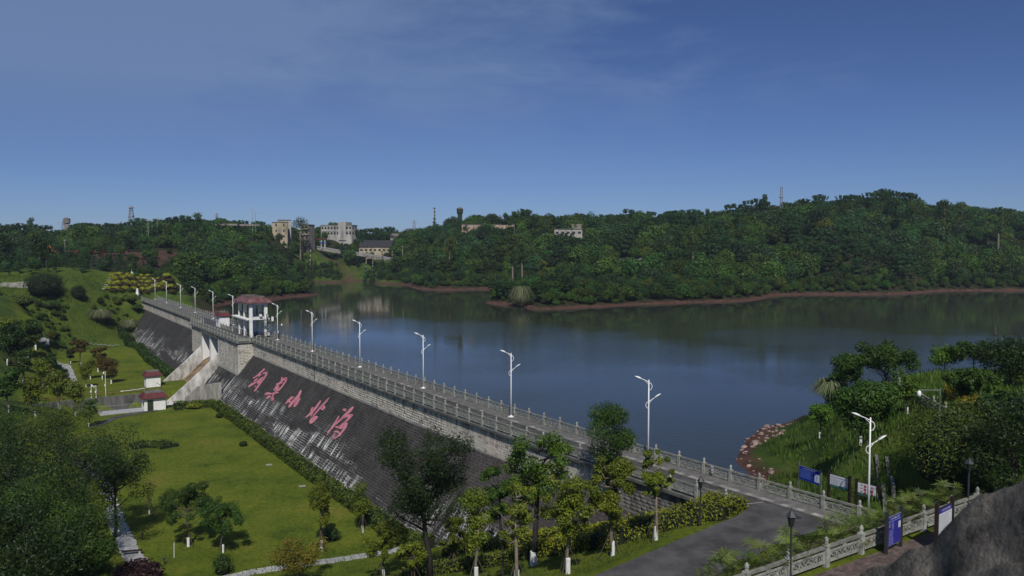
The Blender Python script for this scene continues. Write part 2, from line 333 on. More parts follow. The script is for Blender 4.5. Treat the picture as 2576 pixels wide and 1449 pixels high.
A_ = np.zeros((nP + 3, nP + 3)); r_ = np.sqrt(((PX[:, None] - PX[None]) ** 2).sum(-1) + 1e-4)
A_[:nP, :nP] = -r_ + np.eye(nP) * 0.002; A_[:nP, nP] = 1; A_[:nP, nP + 1:] = PX; A_[nP:, :nP] = A_[:nP, nP:].T
WGT = np.linalg.solve(A_, np.concatenate([P[:, 2], np.zeros(3)]))
def raw_h(x, y):
    q = np.stack([np.ravel(x), np.ravel(y)], 1) / 100.0; out = np.empty(len(q))
    for i in range(0, len(q), 20000):
        b = q[i:i + 20000]; r = np.sqrt(((b[:, None] - PX[None]) ** 2).sum(-1) + 1e-4)
        out[i:i + 20000] = -r @ WGT[:nP] + WGT[nP] + b @ WGT[nP + 1:]
    return out
def vnoise(x, y, sc, seed=0):
    xs, ys = x / sc, y / sc; xi, yi = np.floor(xs), np.floor(ys); fx, fy = xs - xi, ys - yi
    h = lambda a, b: np.modf(np.abs(np.sin(a * 127.1 + b * 311.7 + seed * 17.3) * 43758.5453))[0]
    u, v = fx * fx * (3 - 2 * fx), fy * fy * (3 - 2 * fy)
    return (h(xi, yi) * (1 - u) + h(xi + 1, yi) * u) * (1 - v) + (h(xi, yi + 1) * (1 - u) + h(xi + 1, yi + 1) * u) * v
FLAT = [  # capsules (x0,y0,x1,y1,radius,blend,z)
    (18.5, 54.5, 13.5, 49.5, 2.6, 2.0, -0.12), (13.5, 49.5, 2, 38.5, 2.9, 2.0, -0.12), (21, 53.5, 17, 57, 1.6, 1.5, -0.12),
    (5, 27.5, 27, 42.5, 3.2, 1.5, 3.42)]
def ground(x, y):
    x = np.atleast_1d(np.asarray(x, float)); y = np.atleast_1d(np.asarray(y, float)); z = raw_h(x, y)
    s, q = SQ(x, y); d = np.hypot(x, y)
    lawn = (s > 26) & (s < 214) & (q > 12.5) & (q < 38)
    k = np.clip((d - 230) / 150, 0, 1); z = z + (vnoise(x, y, 26, 1) - 0.5) * 5.0 * k * (z > 1) + (vnoise(x, y, 7, 2) - 0.5) * 1.2 * k * (z > -1)
    z = np.where(lawn, -11.8 + (z + 11.8) * 0.15, z) + np.where(d < 260, (vnoise(x, y, 5, 3) - 0.5) * 0.16, 0)
    for (x0, y0, x1, y1, r, b, zt) in FLAT:
        vx, vy = x1 - x0, y1 - y0; t = np.clip(((x - x0) * vx + (y - y0) * vy) / (vx * vx + vy * vy), 0, 1)
        dd = np.hypot(x - x0 - t * vx, y - y0 - t * vy); w = np.clip((dd - r) / b, 0, 1); w = w * w * (3 - 2 * w); z = zt * (1 - w) + z * w
    body = (s > -14) & (s < 256) & (q > 0.2) & (q < 5.2); z = np.where(body, np.minimum(z, -0.35), z)
    foot = (s > 30) & (s < 228) & (q > 3) & (q < 13.0); z = np.where(foot, np.minimum(z, -11.7), z)
    chan = (s > 112.5) & (s < 126.6) & (q > 7) & (q < 75); z = np.where(chan, -15.2, z)
    return z
def gz(x, y): return float(ground(x, y)[0])
def hit(px, py, d0=25.0, d1=900.0):
    r = ray(px, py); hl = math.hypot(r[0], r[1]); ds = np.concatenate([np.arange(d0, 300, 0.5), np.arange(300, d1, 1.5)])
    X, Y, Z = r[0] * ds / hl, r[1] * ds / hl, CAMH + r[2] * ds / hl
    g = ground(X, Y); i = np.argmax(Z <= g)
    return np.array([X[i], Y[i], g[i]])
def lines(a, b, step, far, grow):
    v = list(np.arange(a, b + step, step)); st = 7.0; p = b
    while p < far: p += st; v.append(p); st *= 1.0 if p < grow else 1.35
    st = 7.0; p = a
    while p > -far: p -= st; v.insert(0, p); st *= 1.0 if p > -grow * 0.75 else 1.35
    return np.array(v)
gx = lines(-180, 100, 1.8, 6500, 430); gy = lines(-5, 290, 1.8, 6500, 780)
gy = gy[gy > -1500]
XX, YY = np.meshgrid(gx, gy, indexing='ij'); HZ = ground(XX.ravel(), YY.ravel()); nx, ny = len(gx), len(gy)
SS, QQ = SQ(XX.ravel(), YY.ravel())
soil = np.zeros(nx * ny)
def soil_at(px, py, dist, rx, ry):
    p = at_d(px, py, dist); d = np.hypot((XX.ravel() - p[0]) / rx, (YY.ravel() - p[1]) / ry)
    d = d + (vnoise(XX.ravel(), YY.ravel(), 6, 5) - 0.5) * 0.9; return np.clip((1.15 - d) / 0.4, 0, 1)
for a in ((345, 648, 425, 20, 22), (860, 643, 550, 17, 3.0), (930, 650, 546, 9, 2.5), (280, 655, 425, 16, 12), (1130, 690, 430, 14, 6), (1300, 600, 480, 9, 6), (760, 634, 565, 14, 5), (1660, 690, 352, 6, 6)):
    soil = np.maximum(soil, soil_at(*a))
lawn_a = (((SS > -4) & (SS < 222) & (QQ > 10) & (QQ < 44)) | ((SS < -4) & (QQ > 8))).astype(float)
lawn_a = np.where((np.hypot(XX.ravel(), YY.ravel()) < 330) & (SS > 205) & (QQ > 8), 0.30, lawn_a)
idx = np.arange(nx * ny).reshape(nx, ny)
F = np.stack([idx[:-1, :-1], idx[1:, :-1], idx[1:, 1:], idx[:-1, 1:]], -1).reshape(-1, 4)
gm = bpy.data.materials.new('ground_mat'); gm.use_nodes = True; t = gm.node_tree; t.nodes.clear(); L = t.links.new
out = N(t, 'ShaderNodeOutputMaterial'); b = N(t, 'ShaderNodeBsdfPrincipled'); b.inputs['Roughness'].default_value = 0.95; b.inputs['Specular IOR Level'].default_value = 0.1; L(b.outputs[0], out.inputs[0])
geo = N(t, 'ShaderNodeNewGeometry')
def noise(sc, det=6, ro=0.6, src=None):
    n = N(t, 'ShaderNodeTexNoise', inp={'Scale': sc, 'Detail': det, 'Roughness': ro}); L(src or geo.outputs['Position'], n.inputs['Vector']); return n.outputs['Fac']
def ramp(fac, stops):
    r = N(t, 'ShaderNodeValToRGB'); e = r.color_ramp.elements
    while len(e) < len(stops): e.new(0.5)
    for i, (p_, c_) in enumerate(stops): e[i].position = p_; e[i].color = (*c_, 1)
    L(fac, r.inputs[0]); return r.outputs[0]
def mixc(fac, a, c):
    m_ = N(t, 'ShaderNodeMix', data_type='RGBA')
    if isinstance(fac, float): m_.inputs[0].default_value = fac
    else: L(fac, m_.inputs[0])
    L(a, m_.inputs[6]); L(c, m_.inputs[7]); return m_.outputs[2]
lawnc = ramp(noise(0.16, 8, 0.7), [(0.28, (0.038, 0.066, 0.009)), (0.43, (0.088, 0.122, 0.013)), (0.57, (0.122, 0.150, 0.017)), (0.74, (0.170, 0.150, 0.032))])
fine = ramp(noise(2.6, 6, 0.75), [(0.33, (0.50, 0.56, 0.50)), (0.67, (1.22, 1.16, 1.1))])
mm = N(t, 'ShaderNodeMix', data_type='RGBA', blend_type='MULTIPLY'); mm.inputs[0].default_value = 1.0; L(lawnc, mm.inputs[6]); L(fine, mm.inputs[7])
rough_g = ramp(noise(0.22, 8, 0.7), [(0.34, (0.024, 0.044, 0.009)), (0.50, (0.044, 0.076, 0.013)), (0.64, (0.075, 0.098, 0.018)), (0.78, (0.095, 0.075, 0.030))])
la = N(t, 'ShaderNodeAttribute', attribute_name='lawn'); so = N(t, 'ShaderNodeAttribute', attribute_name='soil')
wd_ = N(t, 'ShaderNodeAttribute', attribute_name='wood')
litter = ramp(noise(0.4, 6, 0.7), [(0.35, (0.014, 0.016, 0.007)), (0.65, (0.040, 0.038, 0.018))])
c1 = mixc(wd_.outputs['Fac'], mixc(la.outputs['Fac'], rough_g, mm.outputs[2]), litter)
soilc = ramp(noise(0.5, 8, 0.7), [(0.34, (0.050, 0.027, 0.021)), (0.6, (0.100, 0.053, 0.041)), (0.8, (0.17, 0.105, 0.082))])
sepz = N(t, 'ShaderNodeSeparateXYZ'); L(geo.outputs['Position'], sepz.inputs[0])
zz = N(t, 'ShaderNodeMath', operation='MULTIPLY_ADD', inp={1: 2.6}); L(noise(0.22, 6, 0.7), zz.inputs[0])
ng = N(t, 'ShaderNodeMath', operation='MULTIPLY', inp={1: -1.0}); L(sepz.outputs['Z'], ng.inputs[0]); L(ng.outputs[0], zz.inputs[2])
shz = N(t, 'ShaderNodeMapRange', inp={'From Min': 4.35, 'From Max': 4.75, 'To Min': 0.0, 'To Max': 1.0}); L(zz.outputs[0], shz.inputs[0])
sh_ok = N(t, 'ShaderNodeAttribute', attribute_name='bank'); sm = N(t, 'ShaderNodeMath', operation='MULTIPLY'); L(shz.outputs[0], sm.inputs[0]); L(sh_ok.outputs['Fac'], sm.inputs[1])
mxs = N(t, 'ShaderNodeMath', operation='MAXIMUM'); L(sm.outputs[0], mxs.inputs[0]); L(so.outputs['Fac'], mxs.inputs[1])
L(mixc(mxs.outputs[0], c1, soilc), b.inputs['Base Color'])
bp = N(t, 'ShaderNodeBump', inp={'Strength': 0.55, 'Distance': 0.12}); L(noise(3.2, 6, 0.75), bp.inputs['Height']); L(bp.outputs[0], b.inputs['Normal'])
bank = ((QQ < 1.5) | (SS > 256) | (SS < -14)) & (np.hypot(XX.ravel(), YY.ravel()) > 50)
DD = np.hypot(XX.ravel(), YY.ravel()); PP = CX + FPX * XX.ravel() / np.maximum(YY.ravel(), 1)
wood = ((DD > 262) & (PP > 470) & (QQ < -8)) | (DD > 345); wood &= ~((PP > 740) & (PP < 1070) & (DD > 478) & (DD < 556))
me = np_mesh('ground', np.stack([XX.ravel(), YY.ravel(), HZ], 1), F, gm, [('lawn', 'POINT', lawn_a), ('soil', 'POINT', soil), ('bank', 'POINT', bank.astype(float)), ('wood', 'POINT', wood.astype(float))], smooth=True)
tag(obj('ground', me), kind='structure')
# water
wm = bpy.data.materials.new('water_mat'); wm.use_nodes = True; t = wm.node_tree; t.nodes.clear(); L = t.links.new
out = N(t, 'ShaderNodeOutputMaterial'); b = N(t, 'ShaderNodeBsdfPrincipled'); L(b.outputs[0], out.inputs[0])
b.inputs['Base Color'].default_value = (0.034, 0.040, 0.030, 1); b.inputs['Roughness'].default_value = 0.05; b.inputs['IOR'].default_value = 1.33
geo = N(t, 'ShaderNodeNewGeometry')
m1 = N(t, 'ShaderNodeMapping'); m1.inputs['Rotation'].default_value = (0, 0, 0.25); m1.inputs['Scale'].default_value = (0.5, 1.0, 1.0); L(geo.outputs['Position'], m1.inputs[0])
n1 = N(t, 'ShaderNodeTexNoise', inp={'Scale': 1.5, 'Detail': 3, 'Roughness': 0.55}); L(m1.outputs[0], n1.inputs['Vector'])
n2 = N(t, 'ShaderNodeTexNoise', inp={'Scale': 0.016, 'Detail': 3, 'Roughness': 0.5}); L(geo.outputs['Position'], n2.inputs['Vector'])
pw = N(t, 'ShaderNodeMapRange', inp={'From Min': 0.38, 'From Max': 0.62, 'To Min': 0.12, 'To Max': 1.0}); L(n2.outputs['Fac'], pw.inputs[0])
sy = N(t, 'ShaderNodeSeparateXYZ'); L(geo.outputs['Position'], sy.inputs[0]); n3 = N(t, 'ShaderNodeTexNoise', inp={'Scale': 0.012, 'Detail': 4, 'Roughness': 0.55}); L(geo.outputs['Position'], n3.inputs['Vector'])
wy = N(t, 'ShaderNodeMath', operation='MULTIPLY_ADD', inp={1: 110.0}); L(n3.outputs['Fac'], wy.inputs[0]); L(sy.outputs['Y'], wy.inputs[2])
wz_ = N(t, 'ShaderNodeMapRange', inp={'From Min': 268.0, 'From Max': 300.0, 'To Min': 1.0, 'To Max': 0.16}); L(wy.outputs[0], wz_.inputs[0]); pm = N(t, 'ShaderNodeMath', operation='MULTIPLY'); L(pw.outputs[0], pm.inputs[0]); L(wz_.outputs[0], pm.inputs[1])
bp = N(t, 'ShaderNodeBump', inp={'Distance': 0.06}); L(n1.outputs['Fac'], bp.inputs['Height']); L(pm.outputs[0], bp.inputs['Strength']); L(bp.outputs[0], b.inputs['Normal'])
wp = [W(-9.5, 0.55), W(20, 0.55), W(60, 0.55), W(253, 0.55), W(330, -20), W(700, -20), W(700, -900), W(-300, -900), W(-300, -40), W(-60, -20), W(-9.5, -2)]
mb = MB(); mb.add([(p[0], p[1], WATER) for p in wp], [tuple(reversed(range(len(wp))))])
tag(mb.build('water', wm), kind='structure')
# ------------------------------------------------------------------ dam
DAM = thing('masonry_dam', 'long grey masonry gravity dam with pale crest wall and dark sloping face', 'dam', (O2[0], O2[1], 0), DROT)
def S3(s, q, z): return (s, q + bend(s), z)
def dbox(mb, s0, s1, q0, q1, z0, z1, step=6.0):
    n = max(1, int(math.ceil((s1 - s0) / step))) if s0 < 35 else 1
    for i in range(n):
        a, c = s0 + (s1 - s0) * i / n, s0 + (s1 - s0) * (i + 1) / n
        mb.hexa([S3(a, q0, z0), S3(c, q0, z0), S3(c, q1, z0), S3(a, q1, z0), S3(a, q0, z1), S3(c, q0, z1), S3(c, q1, z1), S3(a, q1, z1)])
    return mb
def dammat(name, kind):
    m = bpy.data.materials.new(name); m.use_nodes = True; t = m.node_tree; t.nodes.clear(); L = t.links.new
    out = N(t, 'ShaderNodeOutputMaterial'); b = N(t, 'ShaderNodeBsdfPrincipled'); b.inputs['Roughness'].default_value = 0.9; b.inputs['Specular IOR Level'].default_value = 0.2; L(b.outputs[0], out.inputs[0])
    g = N(t, 'ShaderNodeNewGeometry'); mp_ = N(t, 'ShaderNodeMapping'); L(g.outputs['Position'], mp_.inputs[0])
    mp_.inputs['Rotation'].default_value = (0, 0, -DROT)
    c_, s_ = math.cos(-DROT), math.sin(-DROT); mp_.inputs['Location'].default_value = (-(c_ * O2[0] - s_ * O2[1]), -(s_ * O2[0] + c_ * O2[1]), 0)
    def nz(sx, sz, sc=1.0, det=5, ro=0.65):
        a = N(t, 'ShaderNodeMapping'); a.inputs['Scale'].default_value = (sx, sz, sz); L(mp_.outputs[0], a.inputs[0])
        n_ = N(t, 'ShaderNodeTexNoise', inp={'Scale': sc, 'Detail': det, 'Roughness': ro}); L(a.outputs[0], n_.inputs['Vector']); return n_.outputs['Fac']
    def rm(f, a0, a1, b0, b1):
        r = N(t, 'ShaderNodeMapRange', inp={'From Min': a0, 'From Max': a1, 'To Min': b0, 'To Max': b1}); L(f, r.inputs[0]); return r.outputs[0]
    def ma(op, a, c):
        n_ = N(t, 'ShaderNodeMath', operation=op)
        for i, v in enumerate((a, c)):
            if isinstance(v, (int, float)): n_.inputs[i].default_value = v
            else: L(v, n_.inputs[i])
        return n_.outputs[0]
    def mx(f, a, c):
        n_ = N(t, 'ShaderNodeMix', data_type='RGBA'); L(f, n_.inputs[0])
        for i, v in ((6, a), (7, c)):
            if isinstance(v, tuple): n_.inputs[i].default_value = (*v, 1)
            else: L(v, n_.inputs[i])
        return n_.outputs[2]
    sx = N(t, 'ShaderNodeSeparateXYZ'); L(mp_.outputs[0], sx.inputs[0]); Z = sx.outputs['Z']; S_ = sx.outputs['X']
    oi = N(t, 'ShaderNodeObjectInfo'); at = N(t, 'ShaderNodeAttribute', attribute_name='v'); rnd = ma('FRACT', ma('ADD', oi.outputs['Random'], at.outputs['Fac']), 0)
    if kind in ('slope', 'mortar'):
        if kind == 'slope':
            c = mx(rm(nz(0.35, 0.10), 0.35, 0.65, 0, 1), (0.016, 0.0158, 0.0155), (0.042, 0.040, 0.038))
            c = mx(rm(S_, 45, -5, 0, 0.75), c, (0.062, 0.048, 0.044))
            c = mx(rm(rnd, 0.0, 1.0, 0.0, 0.4), c, (0.062, 0.058, 0.054))
            ef = ma('MULTIPLY', rm(nz(1.9, 0.16, det=6, ro=0.7), 0.53, 0.60, 0, 1), rm(nz(0.07, 0.35, det=3), 0.47, 0.58, 0, 1))
        else:
            c = mx(rm(nz(0.5, 0.5), 0.35, 0.65, 0, 1), (0.030, 0.030, 0.029), (0.125, 0.122, 0.115))
            ef = ma('MULTIPLY', rm(nz(1.5, 0.3, det=6), 0.42, 0.56, 0, 1), rm(nz(0.07, 0.35, det=3), 0.42, 0.56, 0, 1))
        ef = ma('MULTIPLY', ef, rm(Z, -6.3, -8.6, 0.02, 1.0))
        c = mx(ef, c, (0.60, 0.60, 0.58))
        dk = ma('MULTIPLY', rm(nz(0.28, 0.03, det=4), 0.60, 0.64, 0, 0.85), rm(Z, -3, -8, 0.3, 1.0)); c = mx(dk, c, (0.018, 0.018, 0.018))
    else:
        base = (0.62, 0.58, 0.50) if kind == 'wall' else (0.50, 0.48, 0.44)
        c = mx(rm(nz(0.5, 0.25), 0.35, 0.65, 0, 1), tuple(v * 0.70 for v in base), base)
        c = mx(rm(nz(0.09, 0.05), 0.5, 0.68, 0, 0.55), c, (0.62, 0.48, 0.38))
        if kind == 'wall':
            c = mx(rm(rnd, 0.86, 0.9, 0.0, 0.55), c, (0.13, 0.10, 0.085)); c = mx(rm(rnd, 0, 0.5, 0.35, 0.0), c, (0.42, 0.395, 0.35))
        st = ma('MULTIPLY', rm(nz(1.6, 0.06, det=6, ro=0.7), 0.44, 0.60, 0, 1), rm(ma('ADD', Z, ma('MULTIPLY', nz(0.7, 0.05), 3.0)), -0.5, 1.3, 0.0, 0.95))
        c = mx(st, c, (0.035, 0.034, 0.032))
        sk = rm(nz(0.12, 0.01, det=2), 0.64, 0.66, 0, 0.8); c = mx(sk, c, (0.05, 0.048, 0.046))
        c = mx(rm(S_, 1.5, -3.5, 0, 0.85), c, mx(rm(nz(0.9, 0.15), 0.4, 0.6, 0, 1), (0.02, 0.02, 0.02), (0.13, 0.125, 0.12)))
    L(c, b.inputs['Base Color'])
    bm = N(t, 'ShaderNodeBump', inp={'Strength': 0.4, 'Distance': 0.03}); L(nz(4, 4), bm.inputs['Height']); L(bm.outputs[0], b.inputs['Normal'])
    MATS[name] = m; return m
dammat('dam_slope', 'slope'); dammat('dam_mortar', 'mortar'); dammat('dam_wall', 'wall'); dammat('dam_wallbase', 'wallbase')
# core bodies
SL = 0.80; ZW = -2.9; QW = 5.45; ZT = -12.2
def slope_q(z): return QW + 0.05 + SL * (ZW - z)
def core(s0, s1):
    mb = MB(); n = max(1, int((s1 - s0) / 6)) if s0 < 35 else 1
    pr = [(0.3, -13.0), (slope_q(-13.0), -13.0), (slope_q(ZW), ZW), (QW - .06, ZW), (QW - .06, -0.32), (0.3, -0.32)]
    for i in range(n):
        a, c = s0 + (s1 - s0) * i / n, s0 + (s1 - s0) * (i + 1) / n; k = len(pr)
        mb.add([S3(a, q, z) for q, z in pr] + [S3(c, q, z) for q, z in pr], [tuple(range(k)), tuple(reversed(range(k, 2 * k)))] + [(j, k + j, k + (j + 1) % k, (j + 1) % k) for j in range(k)])
    return mb
core(-13.4, 108.2).build('dam_body', M['dam_mortar'], DAM)
core(152.6, 252).build('dam_body', M['dam_mortar'], DAM)
dbox(MB(), -13.4, 108.2, QW - .055, QW, ZW + .004, -0.33).build('crest_wall', M['dam_wallbase'], DAM); dbox(MB(), 152.6, 252, QW - .055, QW, ZW + .004, -0.33).build('crest_wall', M['dam_wallbase'], DAM)
dbox(MB(), 108.21, 124.5, 0.3, 8.4, -13, -0.33).build('pier', M['dam_wallbase'], DAM); dbox(MB(), 141.6, 152.59, 0.3, 8.3, -13, -0.33).build('pier', M['dam_wallbase'], DAM)
for (a, c) in ((108.23, 124.48), (141.62, 152.57)):
    mb = MB(); mb.add([S3(a, 8.2, -6.55), S3(c, 8.2, -6.55), S3(c, slope_q(-13), -13), S3(a, slope_q(-13), -13), S3(a, 8.2, -13), S3(c, 8.2, -13)], [(0, 3, 2, 1), (0, 4, 3), (1, 2, 5), (0, 1, 5, 4), (2, 3, 4, 5)]); mb.build('lower_slope', M['dam_mortar'], DAM)

# spillway: middle pier, gates, sill, chute
for a, c, e in ((132.4, 133.6, 8.3), (124.52, 125.2, 8.35), (140.95, 141.58, 8.3)): dbox(MB(), a, c, 0.5, e, -9, -0.6).build('spillway_pier', M['white_wall'], DAM)
for a, c in ((125.22, 132.38), (133.62, 140.93)): dbox(MB(), a, c, 3.4, 4.0, -9, -0.7).build('spillway_gate', M['metal_dark'], DAM)
mat('chute_stain', (0.74, 0.73, 0.70), 0.9, 0.1, 0.7, streak=0.35, col2=(0.24, 0.225, 0.20), bump=0.3)
mat('chute_floor', (0.36, 0.24, 0.13), 0.9, 0.1, 0.55, col2=(0.055, 0.045, 0.036), bump=0.3)
def incl_wall(s0, s1, pts, zb, name, m):
    mb = MB(); k = len(pts); vs = []
    for s in (s0, s1): vs += [S3(s, q, z) for q, z in pts] + [S3(s, q, zb) for q, z in reversed(pts)]
    n = 2 * k
    mb.add(vs, [tuple(reversed(range(n))), tuple(range(n, 2 * n))] + [(j, (j + 1) % n, n + (j + 1) % n, n + j) for j in range(n)]); return mb.build(name, m, DAM)
incl_wall(124.3, 125.1, [(8.41, -4.1), (13.8, -9.1), (18.9, -13.4)], -15.4, 'chute_wall', M['chute_stain'])
incl_wall(140.9, 141.75, [(8.31, -4.1), (12.8, -8.2), (17.8, -12.6)], -15.4, 'chute_wall', M['chute_stain'])
incl_wall(125.12, 140.88, [(3.9, -5.2), (8.0, -7.4), (13.0, -11.9), (19.5, -15.0)], -15.6, 'chute_floor', M['chute_floor'])
incl_wall(108.4, 109.2, [(11.6, -7.8), (15.9, -8.2), (18.2, -10.2)], -12.5, 'retaining_buttress', M['concrete'])
# crest deck, kerb slabs
mb = MB(); dbox(mb, -13.4, 252.4, 0.1, 5.80, -0.318, -0.10); mb.build('crest_slab', M['dark_concrete'], DAM)
mb = MB(); dbox(mb, 107.9, 153.0, 5.81, 8.75, -0.318, -0.11); mb.build('bridge_deck', M['dark_concrete'], DAM); dbox(MB(), 125.3, 140.9, 5.2, 8.7, -0.95, -0.32).build('bridge_beam', M['dark_concrete'], DAM)
# masonry pieces: 300 nearest as parts, the rest joined
UB = MB(); UB.add([(-.5, -.5, 0), (.5, -.5, 0), (.5, .5, 0), (-.5, .5, 0), (-.47, -.44, 1), (.47, -.44, 1), (.47, .44, 1), (-.47, .44, 1)], [(4, 5, 6, 7), (0, 1, 5, 4), (1, 2, 6, 5), (2, 3, 7, 6), (3, 0, 4, 7)])
def masonry(pieces, me_mat, part, stuff, key):
    """pieces: (centre s,q,z, length, height, relief, kind) ; kind 0 = slope face, 1 = wall facing downstream, 2 = wall facing the camera end"""
    ang = math.atan2(SL, 1.0)
    def frame(k):
        if k == 0: u = np.array([1, 0, 0.]); v = np.array([0, -SL, 1.0]) / math.hypot(SL, 1); w = np.array([0, 1.0, SL]) / math.hypot(SL, 1)
        elif k == 1: u = np.array([-1., 0, 0]); v = np.array([0, 0, 1.]); w = np.array([0, 1., 0])
        else: u = np.array([0, -1., 0]); v = np.array([0, 0, 1.]); w = np.array([-1., 0, 0])
        if np.dot(np.cross(u, v), w) < 0: u = -u
        return u, v, w
    pieces.sort(key=key); ume = UB.mesh(part, me_mat); UV = np.array(UB.v); UF = np.array(UB.f)
    for (s, q, z, ln, h, rl, k) in pieces[:300]:
        u, v, w = frame(k); o = obj(part, ume, DAM)
        mt = Matrix(((u[0] * ln, v[0] * h, w[0] * rl, s), (u[1] * ln, v[1] * h, w[1] * rl, q + bend(s)), (u[2] * ln, v[2] * h, w[2] * rl, z), (0, 0, 0, 1)))
        o.matrix_local = mt
    rest = pieces[300:]; V = np.empty((len(rest) * 8, 3)); 
    for i, (s, q, z, ln, h, rl, k) in enumerate(rest):
        u, v, w = frame(k); V[i * 8:i * 8 + 8] = np.array([s, q + bend(s), z]) + UV[:, :1] * ln * u + UV[:, 1:2] * h * v + UV[:, 2:] * rl * w
    Fq = (np.arange(len(rest))[:, None, None] * 8 + UF[None]).reshape(-1, 4)
    me = np_mesh(stuff, V, Fq, me_mat, [('v', 'FACE', np.repeat(RNG.random(len(rest)), 5))])
    tag(obj(stuff, me, DAM), kind='stuff')
def camdist(p):
    w = W(p[0], p[1], p[2]); return w[0] ** 2 + w[1] ** 2 + (w[2] - CAMH) ** 2 + (4e4 if p[0] < 2 or (p[6] == 0 and p[2] < -9) else 0)
R1 = random.Random(3); pcs = []; ch = 0.34; hz = ch / math.hypot(SL, 1)
row = 0; z = ZW - 0.06
while z > -12.2:
    zc = z - hz / 2; z -= hz; row += 1; s = -13.0 + (row % 2) * 0.4
    while s < 250.5:
        ln = R1.uniform(0.62, 0.92); sc_ = s + ln / 2; s += ln
        if sc_ > 246 + (zc + 2.9) * 0.0: continue
        if 108.2 - ln / 2 < sc_ < 124.9 and (zc > -6.75): continue
        if 123.9 < sc_ < 142.1: continue
        if 141.5 < sc_ < 153.0 and (zc > -6.75): continue
        pcs.append((sc_, slope_q(zc), zc, ln - R1.uniform(.035, .06), ch - R1.uniform(.03, .05), R1.uniform(.008, .03), 0))
masonry(pcs, M['dam_slope'], 'brick', 'brick_courses', camdist)
pcs = []
def wallrun(s0, s1, q, z0, z1, kind, s_fix=None):
    zz = z1; r = 0
    while zz - 0.3 > z0 - 0.31:
        r += 1; zc = zz - 0.15; zz -= 0.305; a = s0 + (r % 2) * 0.3
        if zc < z0: break
        while a < s1 - 0.2:
            ln = min(R1.uniform(0.5, 0.85), s1 - a); c_ = a + ln / 2; a += ln
            e = (c_, q, zc) if kind == 1 else (s_fix, c_, zc)
            pcs.append((*e, ln - 0.035, 0.27, R1.uniform(0.006, 0.03), kind))
wallrun(-13.2, 108.0, QW, ZW + 0.02, -0.36, 1); wallrun(153, 251.5, QW, ZW + 0.02, -0.36, 1)
wallrun(108.3, 124.2, 8.4, -6.6, -0.36, 1); wallrun(142.2, 152.5, 8.3, -6.6, -0.36, 1); wallrun(5.6, 8.35, 0, -6.4, -0.36, 2, s_fix=108.2)
pcs = [p for p in pcs if not (p[6] == 2 and p[2] < ZW - (p[1] - QW) / SL - 0.1)]
masonry(pcs, M['dam_wall'], 'wall_block', 'wall_courses', camdist)
# painted calligraphy on the slope
def to_slope(zx, zy, off):
    X, Y = (950 + zx / 3.622) * 2576 / 4096, (1400 + zy / 3.622) * 2576 / 4096
    r = ray(X, Y); qa = -(O2 @ NV); qr = r[:2] @ NV; t_ = (QW + 0.05 + SL * (ZW - CAMH) - qa) / (qr + SL * r[2])
    p = np.array([0, 0, CAMH]) + t_ * r; v = p[:2] - O2; nrm = np.array([0, 1, SL]) / math.hypot(1, SL) * off
    return (v @ DV + nrm[0], v @ NV + nrm[1], p[2] + nrm[2])
CHARS = {'铜': [[(398,272,20),(350,315,16),(290,370,16),(225,415,14)],[(300,385,16),(345,350,14)],[(270,470,14),(330,430,18),(380,395,14)],[(158,538,16),(210,500,24),(275,468,16)],[(240,460,14),(300,410,14)],[(370,345,14),(430,328,18),(424,352,16),(385,420,16),(330,490,16),(280,560,18),(245,607,10)],[(290,500,16),(320,450,18),(370,400,14)],[(250,545,12),(278,518,12)],[(310,485,14),(345,430,14)]],
 '梁': [[(650,395,14),(645,430,22),(640,465,26),(590,500,20),(530,585,14)],[(650,440,18),(712,408,22),(702,450,18),(650,530,16),(600,580,18),(545,600,14)],[(580,480,14),(560,560,16),(520,587,12)],[(600,520,20),(570,580,16)],[(396,648,14),(440,630,24),(500,636,14),(604,613,20)],[(560,590,12),(520,660,14),(490,715,12)],[(418,708,18),(460,680,26),(490,665,12)],[(498,745,16),(520,705,22),(535,690,10)]],
 '小': [[(926,580,18),(890,660,30),(820,740,28),(760,810,26),(742,834,12)],[(698,782,10),(740,735,24),(790,690,28),(818,683,10)],[(745,745,26),(790,765,26)],[(912,692,12),(880,740,30),(845,790,32),(820,828,14)]],
 '北': [[(1212,730,16),(1160,810,22),(1110,870,24),(1040,940,20),(988,984,12)],[(1097,830,22),(1080,870,28),(1070,900,18)],[(1100,880,18),(1062,965,14)],[(1332,688,10),(1280,760,18),(1220,820,20),(1150,900,16),(1095,960,12)],[(1272,815,24),(1235,850,42),(1212,838,20)],[(1172,972,14),(1125,985,44),(1090,1020,48),(1048,1064,26)]],
 '海': [[(1555,848,34),(1553,888,36)],[(1682,822,16),(1640,870,28),(1580,930,28),(1500,1010,20),(1420,1080,16),(1350,1160,12)],[(1477,950,12),(1430,1040,20),(1380,1110,16),(1296,1242,12)],[(1540,980,22),(1600,955,24),(1674,942,16),(1620,990,26),(1560,1050,18),(1500,1100,18),(1440,1130,14)],[(1592,1055,24),(1560,1110,44),(1500,1130,30),(1420,1115,12)],[(1572,1120,22),(1540,1160,26),(1500,1215,18),(1480,1250,16)],[(1398,1190,14),(1440,1183,16),(1482,1200,18),(1476,1240,16),(1402,1287,16),(1383,1262,14),(1420,1210,10)]]}
